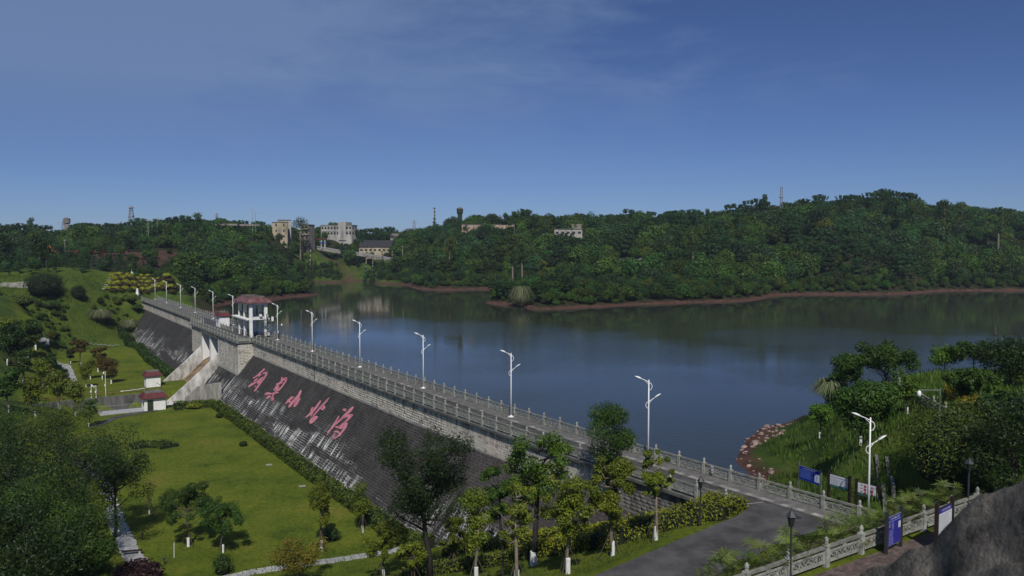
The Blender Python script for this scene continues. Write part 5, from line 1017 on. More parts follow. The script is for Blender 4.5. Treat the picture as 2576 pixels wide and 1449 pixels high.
# hedges
def hedge(label, pts, width, h, leaf, per_m2, ll, lw, seed, name='hedge'):
    rng = np.random.default_rng(seed); P_ = [np.array(p[:2], float) for p in pts]; dense = []
    for i in range(len(P_) - 1):
        m_ = max(1, int(np.linalg.norm(P_[i + 1] - P_[i]) / 1.2)); dense += [P_[i] + (P_[i + 1] - P_[i]) * k / m_ for k in range(m_)]
    dense.append(P_[-1]); D_ = np.array(dense); Z_ = ground(D_[:, 0], D_[:, 1]); b0 = np.array([D_[0, 0], D_[0, 1], Z_[0]]); t_ = thing(name, label, 'hedge', b0); mb = MB(); k = len(D_); vs = []; fs = []
    T_ = np.gradient(D_, axis=0); T_ /= np.linalg.norm(T_, axis=1)[:, None]; Nn = np.stack([-T_[:, 1], T_[:, 0]], 1)
    wv = width * (0.88 + .24 * vnoise(D_[:, 0], D_[:, 1], 2.3, seed)); hv = h * (0.85 + .3 * vnoise(D_[:, 0], D_[:, 1], 1.7, seed + 1))
    for i in range(k):
        for a_, z_ in ((-.46, -.25), (-.42, .80), (.42, .80), (.46, -.25)): q_ = D_[i] + Nn[i] * wv[i] * a_; vs.append((q_[0] - b0[0], q_[1] - b0[1], Z_[i] + hv[i] * z_ - b0[2]))
    for i in range(k - 1):
        for j in range(3): fs.append((i * 4 + j, i * 4 + j + 1, i * 4 + j + 5, i * 4 + j + 4))
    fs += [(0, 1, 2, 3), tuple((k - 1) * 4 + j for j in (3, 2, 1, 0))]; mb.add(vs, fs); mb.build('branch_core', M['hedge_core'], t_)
    ar = sum(np.linalg.norm(np.diff(D_, axis=0), axis=1)) * (width + 2 * h); n = int(ar * per_m2); i = rng.integers(0, k - 1, n); f = rng.random(n); c = D_[i] * (1 - f)[:, None] + D_[i + 1] * f[:, None]; zb = Z_[i] * (1 - f) + Z_[i + 1] * f; ww = wv[i] * (1 - f) + wv[i + 1] * f; hh = hv[i] * (1 - f) + hv[i + 1] * f
    u = rng.random(n) * (width + 2 * h); side = np.where(u < h, -1, np.where(u > h + width, 1, 0)); a_ = np.where(side == 0, rng.uniform(-.5, .5, n), side * .5) ; z_ = np.where(side == 0, 1.0, rng.uniform(.05, 1.0, n)); jit = unit(rng, n) * .10
    pts_ = np.stack([c[:, 0] + Nn[i, 0] * ww * a_, c[:, 1] + Nn[i, 1] * ww * a_, zb + hh * (z_ + rng.normal(size=n) * .06)], 1) + jit - b0
    nr = np.stack([Nn[i, 0] * side, Nn[i, 1] * side, (side == 0) * 1.0], 1) + unit(rng, n) * .8; nr /= np.linalg.norm(nr, axis=1)[:, None]
    obj('foliage', leaf_mesh('foliage', pts_, nr, ll, lw, rng.random(n) * .7 + .3 * vnoise(pts_[:, 0], pts_[:, 1], 1.1, seed), M[leaf], rng), t_); return t_
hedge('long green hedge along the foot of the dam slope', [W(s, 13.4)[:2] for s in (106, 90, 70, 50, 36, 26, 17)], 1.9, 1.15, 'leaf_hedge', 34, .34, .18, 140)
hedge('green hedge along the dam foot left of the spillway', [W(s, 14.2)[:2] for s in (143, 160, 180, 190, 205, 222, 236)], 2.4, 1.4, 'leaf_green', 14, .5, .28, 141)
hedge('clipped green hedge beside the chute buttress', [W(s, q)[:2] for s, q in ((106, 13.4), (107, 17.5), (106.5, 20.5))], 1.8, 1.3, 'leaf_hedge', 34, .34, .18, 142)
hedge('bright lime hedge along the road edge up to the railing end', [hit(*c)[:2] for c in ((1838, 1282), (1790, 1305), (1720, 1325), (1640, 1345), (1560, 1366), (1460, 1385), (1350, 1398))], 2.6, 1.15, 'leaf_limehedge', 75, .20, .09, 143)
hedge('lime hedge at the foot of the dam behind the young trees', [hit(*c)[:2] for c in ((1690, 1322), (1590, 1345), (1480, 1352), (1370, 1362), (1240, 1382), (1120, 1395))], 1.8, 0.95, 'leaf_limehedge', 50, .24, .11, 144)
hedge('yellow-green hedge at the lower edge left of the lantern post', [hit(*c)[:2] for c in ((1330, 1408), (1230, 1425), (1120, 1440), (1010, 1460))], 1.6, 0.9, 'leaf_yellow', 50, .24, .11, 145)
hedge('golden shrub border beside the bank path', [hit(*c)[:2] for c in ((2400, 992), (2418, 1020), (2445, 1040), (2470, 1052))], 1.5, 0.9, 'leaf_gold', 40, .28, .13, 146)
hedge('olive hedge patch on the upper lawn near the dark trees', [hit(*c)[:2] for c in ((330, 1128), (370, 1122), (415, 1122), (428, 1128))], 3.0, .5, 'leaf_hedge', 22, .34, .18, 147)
# palms between near railing and road
def palm_proto(seed):
    rng = np.random.default_rng(seed); t_ = thing('fan_palm', 'x', 'palm'); V = []; val = []
    mb = MB()
    for st in range(11):
        a = rng.uniform(0, 2 * PI); l_ = rng.uniform(.35, .8); hgt = rng.uniform(.35, 1.0); tip = np.array([math.cos(a) * l_, math.sin(a) * l_, hgt]); mb.tube([(0, 0, -.1), tuple(tip * [.4, .4, .75]), tuple(tip)], .012, 4, False); vv = rng.random()
        dirr = tip / np.linalg.norm(tip); side = np.cross(dirr, [0, 0, 1]); side /= np.linalg.norm(side); dn = np.cross(side, dirr)
        for b in range(9):
            an = (b - 4) * .33; d_ = dirr * math.cos(an) + side * math.sin(an); bl = rng.uniform(.38, .55); w_ = np.cross(d_, dn); w_ /= np.linalg.norm(w_); e = tip + d_ * bl + np.array([0, 0, -.10 - .1 * rng.random()])
            m_ = tip + d_ * bl * .5; V += [tip, m_ + w_ * .022, e, m_ - w_ * .022]; val.append(vv * .6 + .4 * rng.random())
    mb.build('stem', M['bark'], t_); n = len(val); obj('frond', np_mesh('frond', np.array(V), np.arange(4 * n).reshape(-1, 4), M['leaf_palm'], [('v', 'FACE', np.array(val))]), t_); return t_
PPS = [palm_proto(i) for i in (1, 2, 3)]; uR = np.array([2.36, 1.57]); uR /= np.linalg.norm(uR); vR = np.array([uR[1], -uR[0]]); k = 0
for i in range(34):
    f = -9.5 + i * 0.62; off = .55 + .8 * R1.random(); c = np.array([17.36, 38.89]) + uR * f - vR * off; o = PPS[i] if i < 3 else copy_tree(PPS[i % 3]); o.location = (c[0], c[1], max(gz(c[0], c[1]), 2.7)); o.rotation_euler = (0, 0, R1.uniform(0, 6.28)); sc = R1.uniform(.9, 1.45); o.scale = (sc,) * 3
    tag(o, 'bushy fan palm, %s from the left in the row behind the nearest carved railing' % ORDW[i], 'palm', 'fan palms behind the near railing')
for i, (x, y) in enumerate(((2165, 1318), (2195, 1322), (2225, 1325), (2250, 1318), (2150, 1335), (2280, 1312), (2130, 1345))):
    o = copy_tree(PPS[i % 3]); b = hit(x, y + 14, 30); o.location = b; sc = R1.uniform(.75, 1.0); o.scale = (sc,) * 3; tag(o, 'low fan palm, %s of the cluster around the foot of the right street lamp' % ORDW[i], 'palm', 'fan palms at the lamp foot')
# tall grass on the right bank, pampas clumps
def blades(n, rng, xy, hmin, hmax, wd, m, name, splay=.35):
    z = ground(xy[:, 0], xy[:, 1]); s_, q_ = SQ(xy[:, 0], xy[:, 1]); ok = (z > WATER + 1.3) | (q_ > 6); xy, z = xy[ok], z[ok]; n = len(z); h = rng.uniform(hmin, hmax, n); a = rng.uniform(0, 2 * PI, n); tip = np.stack([xy[:, 0] + np.cos(a) * h * splay, xy[:, 1] + np.sin(a) * h * splay, z + h], 1); bs = np.stack([xy[:, 0], xy[:, 1], z - .05], 1); sd = np.stack([-np.sin(a), np.cos(a), a * 0], 1) * wd
    md = bs * .5 + tip * .5 + np.array([0, 0, 1]) * (h * .12)[:, None]; V = np.stack([bs - sd * .6, md - sd, tip, md + sd], 1).reshape(-1, 3)
    return np_mesh(name, V, np.arange(4 * n).reshape(-1, 4), M[m], [('v', 'FACE', np.clip(.6 * vnoise(xy[:, 0], xy[:, 1], 4, 9) + .4 * rng.random(n), 0, 1))])
rg = np.random.default_rng(5); N_ = 90000; xy = np.stack([rg.uniform(14, 85, N_), rg.uniform(46, 118, N_)], 1); s_, q_ = SQ(xy[:, 0], xy[:, 1]); D_ = np.hypot(xy[:, 0], xy[:, 1]); keep = (q_ < -0.6) & (s_ < 40) & ((s_ < -5) | (q_ < -8)) & (rg.random(N_) < np.clip(1.5 - D_ / 110, .3, 1)); xy = xy[keep]
zc = ground(xy[:, 0], xy[:, 1]); pathm = (np.abs(zc) > -1)
tag(obj('bank_grass', blades(0, rg, xy, .25, .75, .035, 'grass_blade', 'bank_grass')), 'tall green grass covering the right bank', 'grass', kind='stuff')
xy = np.stack([rg.uniform(-30, 14, 16000), rg.uniform(40, 100, 16000)], 1); s_, q_ = SQ(xy[:, 0], xy[:, 1]); fx = ((s_ < 24) & (s_ > -18) & (q_ > 7.5) & (q_ < 30)); dx, dy = xy[:, 0] - 13.5, xy[:, 1] - 49.5; al = (dx * 11.5 + dy * 11) / (11.5 ** 2 + 11 ** 2); pd = np.abs(dx * 11 - dy * 11.5) / math.hypot(11, 11.5); xy = xy[fx & (pd > 3.3)]
tag(obj('verge_grass', blades(0, rg, xy, .12, .4, .03, 'grass_lime', 'verge_grass')), 'rough grass on the verge below the road', 'grass', kind='stuff')
def pampas(label, b, r, h, n, seed, m='grass_straw'):
    rng = np.random.default_rng(seed); a = rng.uniform(0, 2 * PI, n); l_ = rng.uniform(.5, 1, n); V = []
    for i in range(n):
        d_ = np.array([math.cos(a[i]), math.sin(a[i]), 0]); sd = np.array([-d_[1], d_[0], 0]) * (.05 + .006 * r); p0 = d_ * .3 * r * rng.random(); p1 = p0 + d_ * r * .4 * l_[i] + np.array([0, 0, h * l_[i]]); p2 = p0 + d_ * r * l_[i] + np.array([0, 0, h * (.55 * l_[i] - .2 * rng.random())]); V += [p0 - sd, p0 + sd, p1 + sd, p1 - sd, p1 - sd, p1 + sd, p2 + sd * .1, p2 - sd * .1]
    V = np.array(V); t_ = thing('grass_clump', label, 'grass clump', b); obj('blades', np_mesh('blades', V, np.arange(len(V)).reshape(-1, 4), M[m], [('v', 'FACE', rng.random(len(V) // 4))]), t_)
pampas('big arching straw grass clump on the left slope', hit(252, 807), 4.2, 3.6, 900, 1); pampas('arching straw grass clump against the left dam slope', hit(325, 830), 3.6, 3.4, 700, 2); pampas('pale reed clump on the tip of the wooded point', at_z(1312, 770, WATER + .3), 5.5, 7.5, 900, 3); pampas('reed clump at the water edge of the right bank', hit(2092, 1010, 60), 2.4, 2.6, 500, 4)
# clipped flower bed mounds on the far slope
pts = []; rng = np.random.default_rng(8)
um = None
d_ = unit(rng, 420); d_[:, 2] = np.abs(d_[:, 2]); pp_ = d_ * np.array([1.5, 1.5, 1.0]); 
m_y = leaf_mesh('mound', pp_, (d_ + unit(rng, 420) * .5) / np.linalg.norm(d_ + unit(rng, 420) * .5, axis=1)[:, None], .5, .32, rng.random(420), M['leaf_limehedge'], rng); m_r = m_y.copy(); m_r.materials.clear(); m_r.materials.append(M['leaf_bed'])
for r_, y in enumerate((695, 704, 713, 722, 731)):
    x0, x1 = 282 - r_ * 3, 424 + r_ * 5; nn = 8
    for k in range(nn):
        for jj, (me, dx, dy, lb, gp_) in enumerate(((m_y, 0, 0, 'clipped lime mound, %s from left in the %s row of the far flower bed', 'lime flower bed mounds'), (m_r, .5, 4.5, 'clipped russet mound, %s from left in the %s row of the far flower bed', 'red flower bed mounds'))):
            b = hit(x0 + (x1 - x0) * (k + dx + .5 * (r_ % 2)) / nn, y + dy, 200); o = obj('clipped_shrub', me, None, b, R1.uniform(0, 6)); o.scale = (R1.uniform(.9, 1.1),) * 3; tag(o, lb % (ORDW[k], ORDW[r_]), 'shrub', gp_)
st_ = obj('bed_steps', None); tag(st_, kind='structure'); um = MB().box(-.7, .7, -.35, .35, -.2, .12).mesh('step', M['slab_stone'])
for k in range(16): b = hit(258 + k * 1.25, 731 - k * 1.95, 200); obj('step', um, st_, b, .2)
# shore boulders
def boulder(seed):
    rng = np.random.default_rng(seed); import bmesh; bm = bmesh.new(); bmesh.ops.create_icosphere(bm, subdivisions=2, radius=1)
    k1 = unit(rng, 5)
    for v in bm.verts:
        c = np.array(v.co); f = 1.0 + .10 * math.sin(3 * c @ k1[0] + seed) 
        for kk in k1: f = min(f, .72 / max(.3, abs(c @ kk)) if abs(c @ kk) > .7 else f)
        v.co = Vector(c * f * np.array([1.2, .85, .6]))
    me = bpy.data.meshes.new('boulder'); bm.to_mesh(me); bm.free(); me.materials.append(M['rock']); return me
BM = [boulder(i) for i in range(5)]; k = 0; rb = random.Random(4)
while k < 100:
    s_, q_ = rb.uniform(-8, 16), rb.uniform(-36, -5); p = W(s_, q_); z = gz(p[0], p[1])
    if not (-4.05 < z < -3.0): continue
    k += 1; o = obj('boulder', BM[k % 5], None, (p[0], p[1], z + .03), rb.uniform(0, 6.3)); sc = rb.choice((.12, .16, .2, .25, .32, .45)); o.scale = (sc, sc, sc); tag(o, 'reddish boulder on the stony shore below the right bank', 'boulder', 'shore boulders')
# drainage steps on the bank
dr = obj('drain_channel', None); dr = tag(dr, 'narrow concrete drain channel running down the grass bank behind the signs', 'drain')
for off in (0, 26):
    c0 = [(2205 + off, 1165), (2222 + off, 1200), (2240 + off, 1240), (2262 + off, 1285)]; A_, B_ = hit(*c0[0]), hit(*c0[3]); pp = []; mb = MB()
    for k in range(15): f = k / 14; x, y = A_[0] + (B_[0] - A_[0]) * f, A_[1] + (B_[1] - A_[1]) * f; pp.append((x, y, gz(x, y)))
    for i in range(14):
        a, c = pp[i], pp[i + 1]; mb.hexa([(a[0] - .13, a[1], a[2] - .3), (a[0] + .13, a[1], a[2] - .3), (c[0] + .13, c[1], c[2] - .3), (c[0] - .13, c[1], c[2] - .3), (a[0] - .13, a[1], a[2] + .10), (a[0] + .13, a[1], a[2] + .10), (c[0] + .13, c[1], c[2] + .10), (c[0] - .13, c[1], c[2] + .10)])
    mb.build('drain_wall', M['dark_concrete'], dr)
# foreground rock
def fore_rock():
    nu, nv = 150, 110; top = [(1980, 1600), (2105, 1449), (2200, 1388), (2290, 1352), (2345, 1345), (2400, 1290), (2470, 1245), (2576, 1203), (2760, 1110)]
    X = np.array([t_[0] for t_ in top]); Yt = np.array([t_[1] for t_ in top]); V = np.zeros((nu, nv, 3))
    for i in range(nu):
        x = 1980 + (2760 - 1980) * i / (nu - 1); y = np.interp(x, X, Yt); dist = 3.4 - .7 * i / (nu - 1); r_ = at_d(x, y, dist); u = r_[:2] / np.linalg.norm(r_[:2])
        for j in range(nv):
            f = j / (nv - 1)
            if f < .08: g = 1 - f / .08; p = (r_[0] + u[0] * .45 * g, r_[1] + u[1] * .45 * g, r_[2] - .35 * g - 13 * max(0, g - .5))
            elif f < .75: g = (f - .08) / .67; p = (r_[0] - u[0] * 1.15 * g, r_[1] - u[1] * 1.15 * g, r_[2] - .62 * g - .05 * math.sin(g * 3))
            else: g = (f - .75) / .25; p = (r_[0] - u[0] * (1.15 + .5 * g), r_[1] - u[1] * (1.15 + .5 * g), r_[2] - .62 - 13 * g ** 1.4)
            V[i, j] = p
    x, y, z = V[..., 0].ravel(), V[..., 1].ravel(), V[..., 2].ravel(); b_ = (vnoise(x, y + z, .4, 3) - .5) * .07 + (vnoise(x + z, y, .16, 4) - .5) * .07 + (vnoise(x, y + z, .06, 5) - .5) * .05 + (vnoise(x, y + z, .028, 6) - .5) * .03 - .04
    z2 = z + b_; Vf = np.stack([x, y, z2], 1); idx = np.arange(nu * nv).reshape(nu, nv); F_ = np.stack([idx[:-1, :-1], idx[1:, :-1], idx[1:, 1:], idx[:-1, 1:]], -1).reshape(-1, 4)
    tag(obj('rock_outcrop', np_mesh('rock_outcrop', Vf, F_, M['fore_rock'], smooth=True)), 'dark rough rock rising close to the camera at lower right', 'rock')
fore_rock()

# scrub and tufts on the left grass slope
rg = np.random.default_rng(15); xy = np.stack([rg.uniform(-185, -70, 60000), rg.uniform(150, 320, 60000)], 1); s_, q_ = SQ(xy[:, 0], xy[:, 1]); D_ = np.hypot(xy[:, 0], xy[:, 1]); ok = (s_ > 212) & (q_ > 9) & (np.abs(np.arctan2(xy[:, 0], xy[:, 1])) < .62) & (D_ < 315) & (vnoise(xy[:, 0], xy[:, 1], 9, 40) > .42)
tag(obj('slope_grass', blades(0, rg, xy[ok], .25, .8, .09, 'grass_blade', 'slope_grass')), 'rough grass tufts on the left hillside', 'grass', kind='stuff')
xy = np.stack([rg.uniform(-75, 5, 70000), rg.uniform(62, 150, 70000)], 1); s_, q_ = SQ(xy[:, 0], xy[:, 1]); ok = (s_ > 24) & (s_ < 112) & (q_ > 14.5) & (q_ < 42) & (vnoise(xy[:, 0], xy[:, 1], 6, 44) * vnoise(xy[:, 0], xy[:, 1], 1.9, 45) > .22)
tag(obj('lawn_grass', blades(0, rg, xy[ok], .04, .16, .03, 'grass_lime', 'lawn_grass', .8)), 'longer grass tufts scattered over the lawn', 'grass', kind='stuff')
# ------------------------------------------------------------------ far buildings
WIN = {}
def window_mesh(m):
    if m not in WIN:
        mb = MB(); mb.box(-.5, .5, -.04, .06, -.5, .5); WIN[m] = mb.mesh('window', M[m])
    return WIN[m]
def far_building(label, px, pybase, dist, w, d, h, rz, wall, floors, cols, roof='flat', name='building', wz=(1.0, 1.3), side_cols=0, roofm='roof_deck', band=False, cat='building'):
    b = at_d(px, pybase, dist); b[2] = min(b[2], gz(b[0], b[1]) + 3) - 1.6; t_ = thing(name, label, cat, b, rz)
    MB().box(-w / 2, w / 2, -d / 2, d / 2, -8, h).build('wall', M[wall], t_)
    if roof == 'flat':
        rf = MB().box(-w / 2 - .3, w / 2 + .3, -d / 2 - .3, d / 2 + .3, h + .003, h + .3).build('roof', M[roofm], t_)
    else:
        mb = MB(); e = .5; rh = d * .42; mb.add([(-w / 2 - e, -d / 2 - e, h - .1), (w / 2 + e, -d / 2 - e, h - .1), (w / 2 + e, d / 2 + e, h - .1), (-w / 2 - e, d / 2 + e, h - .1), (-w / 2 - e, 0, h + rh), (w / 2 + e, 0, h + rh)], [(3, 2, 1, 0), (0, 1, 5, 4), (2, 3, 4, 5), (0, 4, 3), (1, 2, 5)]); rf = mb.build('roof', M[roofm], t_)
    fh = h / max(1, floors)
    for f in range(floors):
        if band: MB().box(-w / 2 - .12, w / 2 + .12, -d / 2 - .25, -d / 2 - .003, f * fh + fh * .92, f * fh + fh).build('cornice', M['render_white'], t_)
        for c in range(cols):
            o = obj('window', window_mesh('glass_dark'), t_, (-w / 2 + w * (c + .5) / cols, -d / 2 - .01, f * fh + fh * .52)); o.scale = (wz[0], 1, wz[1])
        for c in range(side_cols):
            o = obj('window', window_mesh('glass_dark'), t_, (w / 2 + .01, -d / 2 + d * (c + .5) / side_cols, f * fh + fh * .52), PI / 2); o.scale = (wz[0], 1, wz[1])
    return t_
t_ = far_building('ochre plaster block with a column of small windows on the ridge', 705, 580, 545, 9.5, 8, 14.5, math.radians(14), 'render_cream', 4, 2, side_cols=1, wz=(.9, 1.5))
t_ = far_building('taller weathered white block behind the ochre ridge house', 716, 578, 556, 8.5, 6, 19.0, math.radians(14), 'render_white', 4, 1, wz=(.8, .8)); MB().tube([(0, 0, 19.3), (0, 0, 23)], .06, 4).build('antenna', M['lattice'], t_)
t_ = far_building('grey balcony building beside the large ridge tree', 774, 590, 552, 6, 8, 14, math.radians(-15), 'tower_concrete', 4, 2, wz=(1.2, 1.4))
for f in range(4): MB().box(-3.2, 3.2, -4.9, -4.003, f * 3.5 + .2, f * 3.5 + 1.1).build('balcony', M['render_cream'], t_)
t_ = far_building('long white three-storey block with stair tower on the ridge', 853, 584, 590, 25, 8, 7.6, math.radians(-18), 'render_white', 2, 10, band=True, side_cols=2, wz=(1.5, 1.6)); MB().box(2, 8, -4.6, 4.2, -3, 10.0).build('stair_tower', M['render_white'], t_)
t_ = far_building('long hall with dark tiled gable roof in the saddle', 948, 618, 560, 22, 11, 4.4, math.radians(-4), 'render_cream', 1, 7, 'gable', roofm='roof_tile', wz=(1.6, 1.3))
far_building('small pale gable house right of the tiled hall', 993, 605, 575, 4.5, 5, 6.0, math.radians(40), 'render_white', 2, 1, 'gable', wz=(.8, .9), roofm='roof_deck')
far_building('long pinkish flat-roofed hall beside the ivy tower', 1229, 573, 520, 34, 8, 4.6, math.radians(-3), 'render_pink', 1, 11, wz=(.9, .9))
far_building('low white house among trees left of the ivy tower', 1093, 570, 525, 5, 5, 4.2, math.radians(10), 'render_white', 1, 2)
t_ = far_building('weathered white house with a dark upper storey on the middle ridge', 1430, 580, 492, 17, 7, 4.2, math.radians(-6), 'render_white', 1, 5, wz=(1.8, 1.4)); MB().box(2, 8, -3, 3, 4.51, 7.4).build('upper_storey', M['tower_concrete'], t_)
t_ = far_building('three-storey white house with red trim on the far left skyline', 231, 590, 640, 13, 8, 9.5, math.radians(8), 'render_white', 3, 4, band=True, wz=(1.6, 1.5)); MB().box(-2, 3, -2, 2, 9.81, 12).build('roof_room', M['render_white'], t_)
far_building('plain white box building below the round water tower', 184, 592, 610, 8, 6, 4.2, 0.1, 'white_wall', 1, 1, wz=(.8, .8))
far_building('low blue-roofed shed on the far left ridge', 262, 592, 620, 12, 6, 2.8, 0.0, 'render_white', 1, 3, roofm='sign_map')
far_building('teal roofed kiosk beside the cove road', 1000, 632, 520, 4, 4, 3, .2, 'render_white', 1, 1, roofm='sign_teal', wz=(1.4, 1.4))
far_building('white hut at the bend of the cove road', 1096, 648, 470, 3, 3, 3.4, .3, 'render_white', 1, 1, wz=(1.2, 1.6))
far_building('small ruined shelter on the slope above the cove', 1045, 600, 540, 7, 5, 3.0, -.1, 'tower_concrete', 1, 2, wz=(1.6, 1.6))
for (x, y, w, lb) in ((570, 561, 13, 'pale broken wall on the ridge left of the ochre house'), (628, 562, 12, 'short pale wall on the ridge near the power poles')):
    b = at_d(x, y, 500); tag(obj('wall', MB().box(-w / 2, w / 2, -.3, .3, -1.5, -.4).mesh('wall', M['tower_concrete']), None, b), lb, 'wall')
# entrance gate at the cove road
b = at_d(799, 619, 562); t_ = thing('entrance_gate', 'white columned entrance gate with red beam above the cove road', 'gate', b, .05)
for x in (-4.6, -2.2, 2.6, 5.0): MB().box(x - .4, x + .4, -.4, .4, -2, 4.3).build('column', M['render_white'], t_)
MB().box(-5.4, 5.8, -.8, .8, 4.303, 5.2).build('lintel', M['roof_red'], t_); MB().box(2.4, 5.0, -.55, -.42, 1.6, 2.8).build('name_board', M['sign_blue'], t_)
# water towers
def water_tower(label, px, base, top, dist, r, m, ivy=False):
    b = at_d(px, base, dist); h = at_d(px, top, dist)[2] - b[2]; t_ = thing('water_tower', label, 'tower', b)
    MB().lathe([(r * .72, -6), (r * .66, h * .62)], 12).build('shaft', M[m], t_, True); MB().lathe([(r * .66, h * .621), (r, h * .72), (r, h * .90), (r * .98, h * .905)], 14).build('tank', M[m], t_)
    MB().lathe([(r * 1.06, h * .906), (r * 1.04, h * .93), (r * .2, h)], 14).build('cap', M['roof_deck'], t_); return t_
water_tower('round grey concrete water tower on the far left skyline', 169, 592, 547, 640, 2.3, 'tower_concrete')
t_ = water_tower('ivy covered cylindrical water tower on the middle ridge', 1157, 572, 521, 530, 2.1, 'ivy_wall'); rng = np.random.default_rng(3); a = rng.uniform(0, 2 * PI, 900); z = rng.uniform(-2, 9.0, 900); pp_ = np.stack([np.cos(a) * 1.5, np.sin(a) * 1.5, z], 1); nn_ = np.stack([np.cos(a), np.sin(a), a * 0], 1) + unit(rng, 900) * .5; nn_ /= np.linalg.norm(nn_, axis=1)[:, None]; obj('ivy', leaf_mesh('ivy', pp_, nn_, .5, .4, rng.random(900), M['forest_b'], rng), t_)
# lattice towers and poles
def lattice_tower(label, px, base, top, dist, w0, w1, arms=0, m='lattice', name='lattice_tower', thick=.09, dishes=0):
    b = at_d(px, base, dist); h = at_d(px, top, dist)[2] - b[2]; t_ = thing(name, label, 'tower', b); mb = MB(); n = 9; W_ = lambda f: (w0 * (1 - f) + w1 * f) / 2
    cor = [(-1, -1), (1, -1), (1, 1), (-1, 1)]
    for cx_, cy_ in cor: mb.tube([(cx_ * W_(0), cy_ * W_(0), -4), (cx_ * W_(1), cy_ * W_(1), h * .96)], thick, 4)
    for i in range(n):
        f0, f1 = i / n * .96, (i + 1) / n * .96
        for k in range(4):
            c0, c1 = cor[k], cor[(k + 1) % 4]; mb.tube([(c0[0] * W_(f0), c0[1] * W_(f0), h * f0), (c1[0] * W_(f1), c1[1] * W_(f1), h * f1)], thick * .55, 3, False); mb.tube([(c1[0] * W_(f0), c1[1] * W_(f0), h * f0), (c0[0] * W_(f1), c0[1] * W_(f1), h * f1)], thick * .55, 3, False)
    mb.tube([(0, 0, h * .9), (0, 0, h)], thick, 4); mb.build('frame', M[m], t_)
    for k in range(arms): MB().box(-w0 * .9, w0 * .9, -.1, .1, h * (.72 + .12 * k), h * (.72 + .12 * k) + .2).build('cross_arm', M[m], t_)
    for k in range(dishes): MB().box(-w1 * .9 - .3, w1 * .9 + .3, -w1 * .9 - .3, w1 * .9 + .3, h * (.62 + .28 * k), h * (.62 + .28 * k) + .35).build('platform', M[m], t_)
lattice_tower('tall steel lattice mast with platforms on the left skyline', 331, 590, 516, 560, 4.6, 1.3, dishes=2, thick=.16)
lattice_tower('thin steel lattice mast on the right hill', 1965, 545, 466, 520, 1.5, 1.1, dishes=1, thick=.09)
lattice_tower('small power pylon in front of the round water tower', 161, 596, 553, 600, 4.0, .8, arms=2)
lattice_tower('faint distant pylon behind the middle ridge, left of two', 1593, 590, 540, 900, 6, 1, arms=2)
lattice_tower('faint distant red mast behind the middle ridge, right of two', 1657, 590, 545, 1000, 5, 1, m='rust')
lattice_tower('small mast at the far left beside the dark twin trees', 100, 605, 577, 700, 3, .8, arms=2); lattice_tower('small distant mast left of the tall skyline mast', 305, 598, 556, 800, 2.6, .8); lattice_tower('small pylon on the ridge left of the power poles', 546, 572, 535, 620, 3, .8, arms=2)
lattice_tower('small pylon in the saddle left of the low white house', 1042, 585, 553, 620, 3, .8, arms=2)
def pole(label, px, base, top, dist, arm=1.6):
    b = at_d(px, base, dist); h = at_d(px, top, dist)[2] - b[2]; t_ = thing('utility_pole', label, 'pole', b); MB().tube([(0, 0, -3), (0, 0, h)], [.18, .12], 6).build('pole', M['concrete'], t_); MB().box(-arm, arm, -.08, .08, h - .5, h - .3).build('cross_arm', M['lattice'], t_)
pole('utility pole on the left ridge', 373, 595, 553, 460); pole('concrete pole beside the red machines', 164, 640, 602, 430, .8); pole('tall utility pole on the ridge left of the ochre house', 635, 570, 526, 500, 2.2); pole('shorter utility pole beside the tall ridge pole', 643, 570, 534, 510, 2.2); pole('short pole on the ridge edge', 396, 580, 548, 480, 3); pole('white lamp pole on the cove road', 1013, 655, 619, 500, .6)
# viaduct at the far left
b = at_d(-40, 640, 520); t_ = thing('viaduct', 'grey concrete motorway viaduct at the far left edge', 'bridge', (0, 0, 0)); A, B_ = at_d(-60, 612, 470), at_d(45, 590, 640)
for k in range(5):
    p0 = A + (B_ - A) * k / 5; p1 = A + (B_ - A) * (k + 1) / 5; MB().hexa([(p0[0] - 4, p0[1], p0[2] - 1.6), (p0[0] + 4, p0[1], p0[2] - 1.6), (p1[0] + 4, p1[1], p1[2] - 1.6), (p1[0] - 4, p1[1], p1[2] - 1.6), (p0[0] - 4, p0[1], p0[2]), (p0[0] + 4, p0[1], p0[2]), (p1[0] + 4, p1[1], p1[2]), (p1[0] - 4, p1[1], p1[2])]).build('deck', M['concrete'], t_)
    MB().box(p1[0] - 2.5, p1[0] + 2.5, p1[1] - 1, p1[1] + 1, p1[2] - 22, p1[2] - 1.61).build('pier', M['concrete'], t_)
# ruined aqueduct
b = hit(1580, 662, 300); AQ = math.hypot(b[0], b[1]); t_ = thing('aqueduct', 'short pale concrete aqueduct on piers in the wooded valley', 'aqueduct', b, .06)
MB().box(-5.5, 5.0, -.6, .6, .6, 1.9).build('trough', M['render_white'], t_)
for x in (-3.4, .6, 4.4): MB().box(x - .3, x + .3, -.3, .3, -4, .598).build('pier', M['render_white'], t_)
mb = MB(); mb.hexa([(5.2, -.8, .6), (7.2, -.8, 1.8), (7.2, .8, 1.8), (5.2, .8, .6), (5.2, -.8, 1.8), (7.6, -.8, 3.4), (7.6, .8, 3.4), (5.2, .8, 1.8)]); mb.build('broken_end', M['white_wall'], t_)
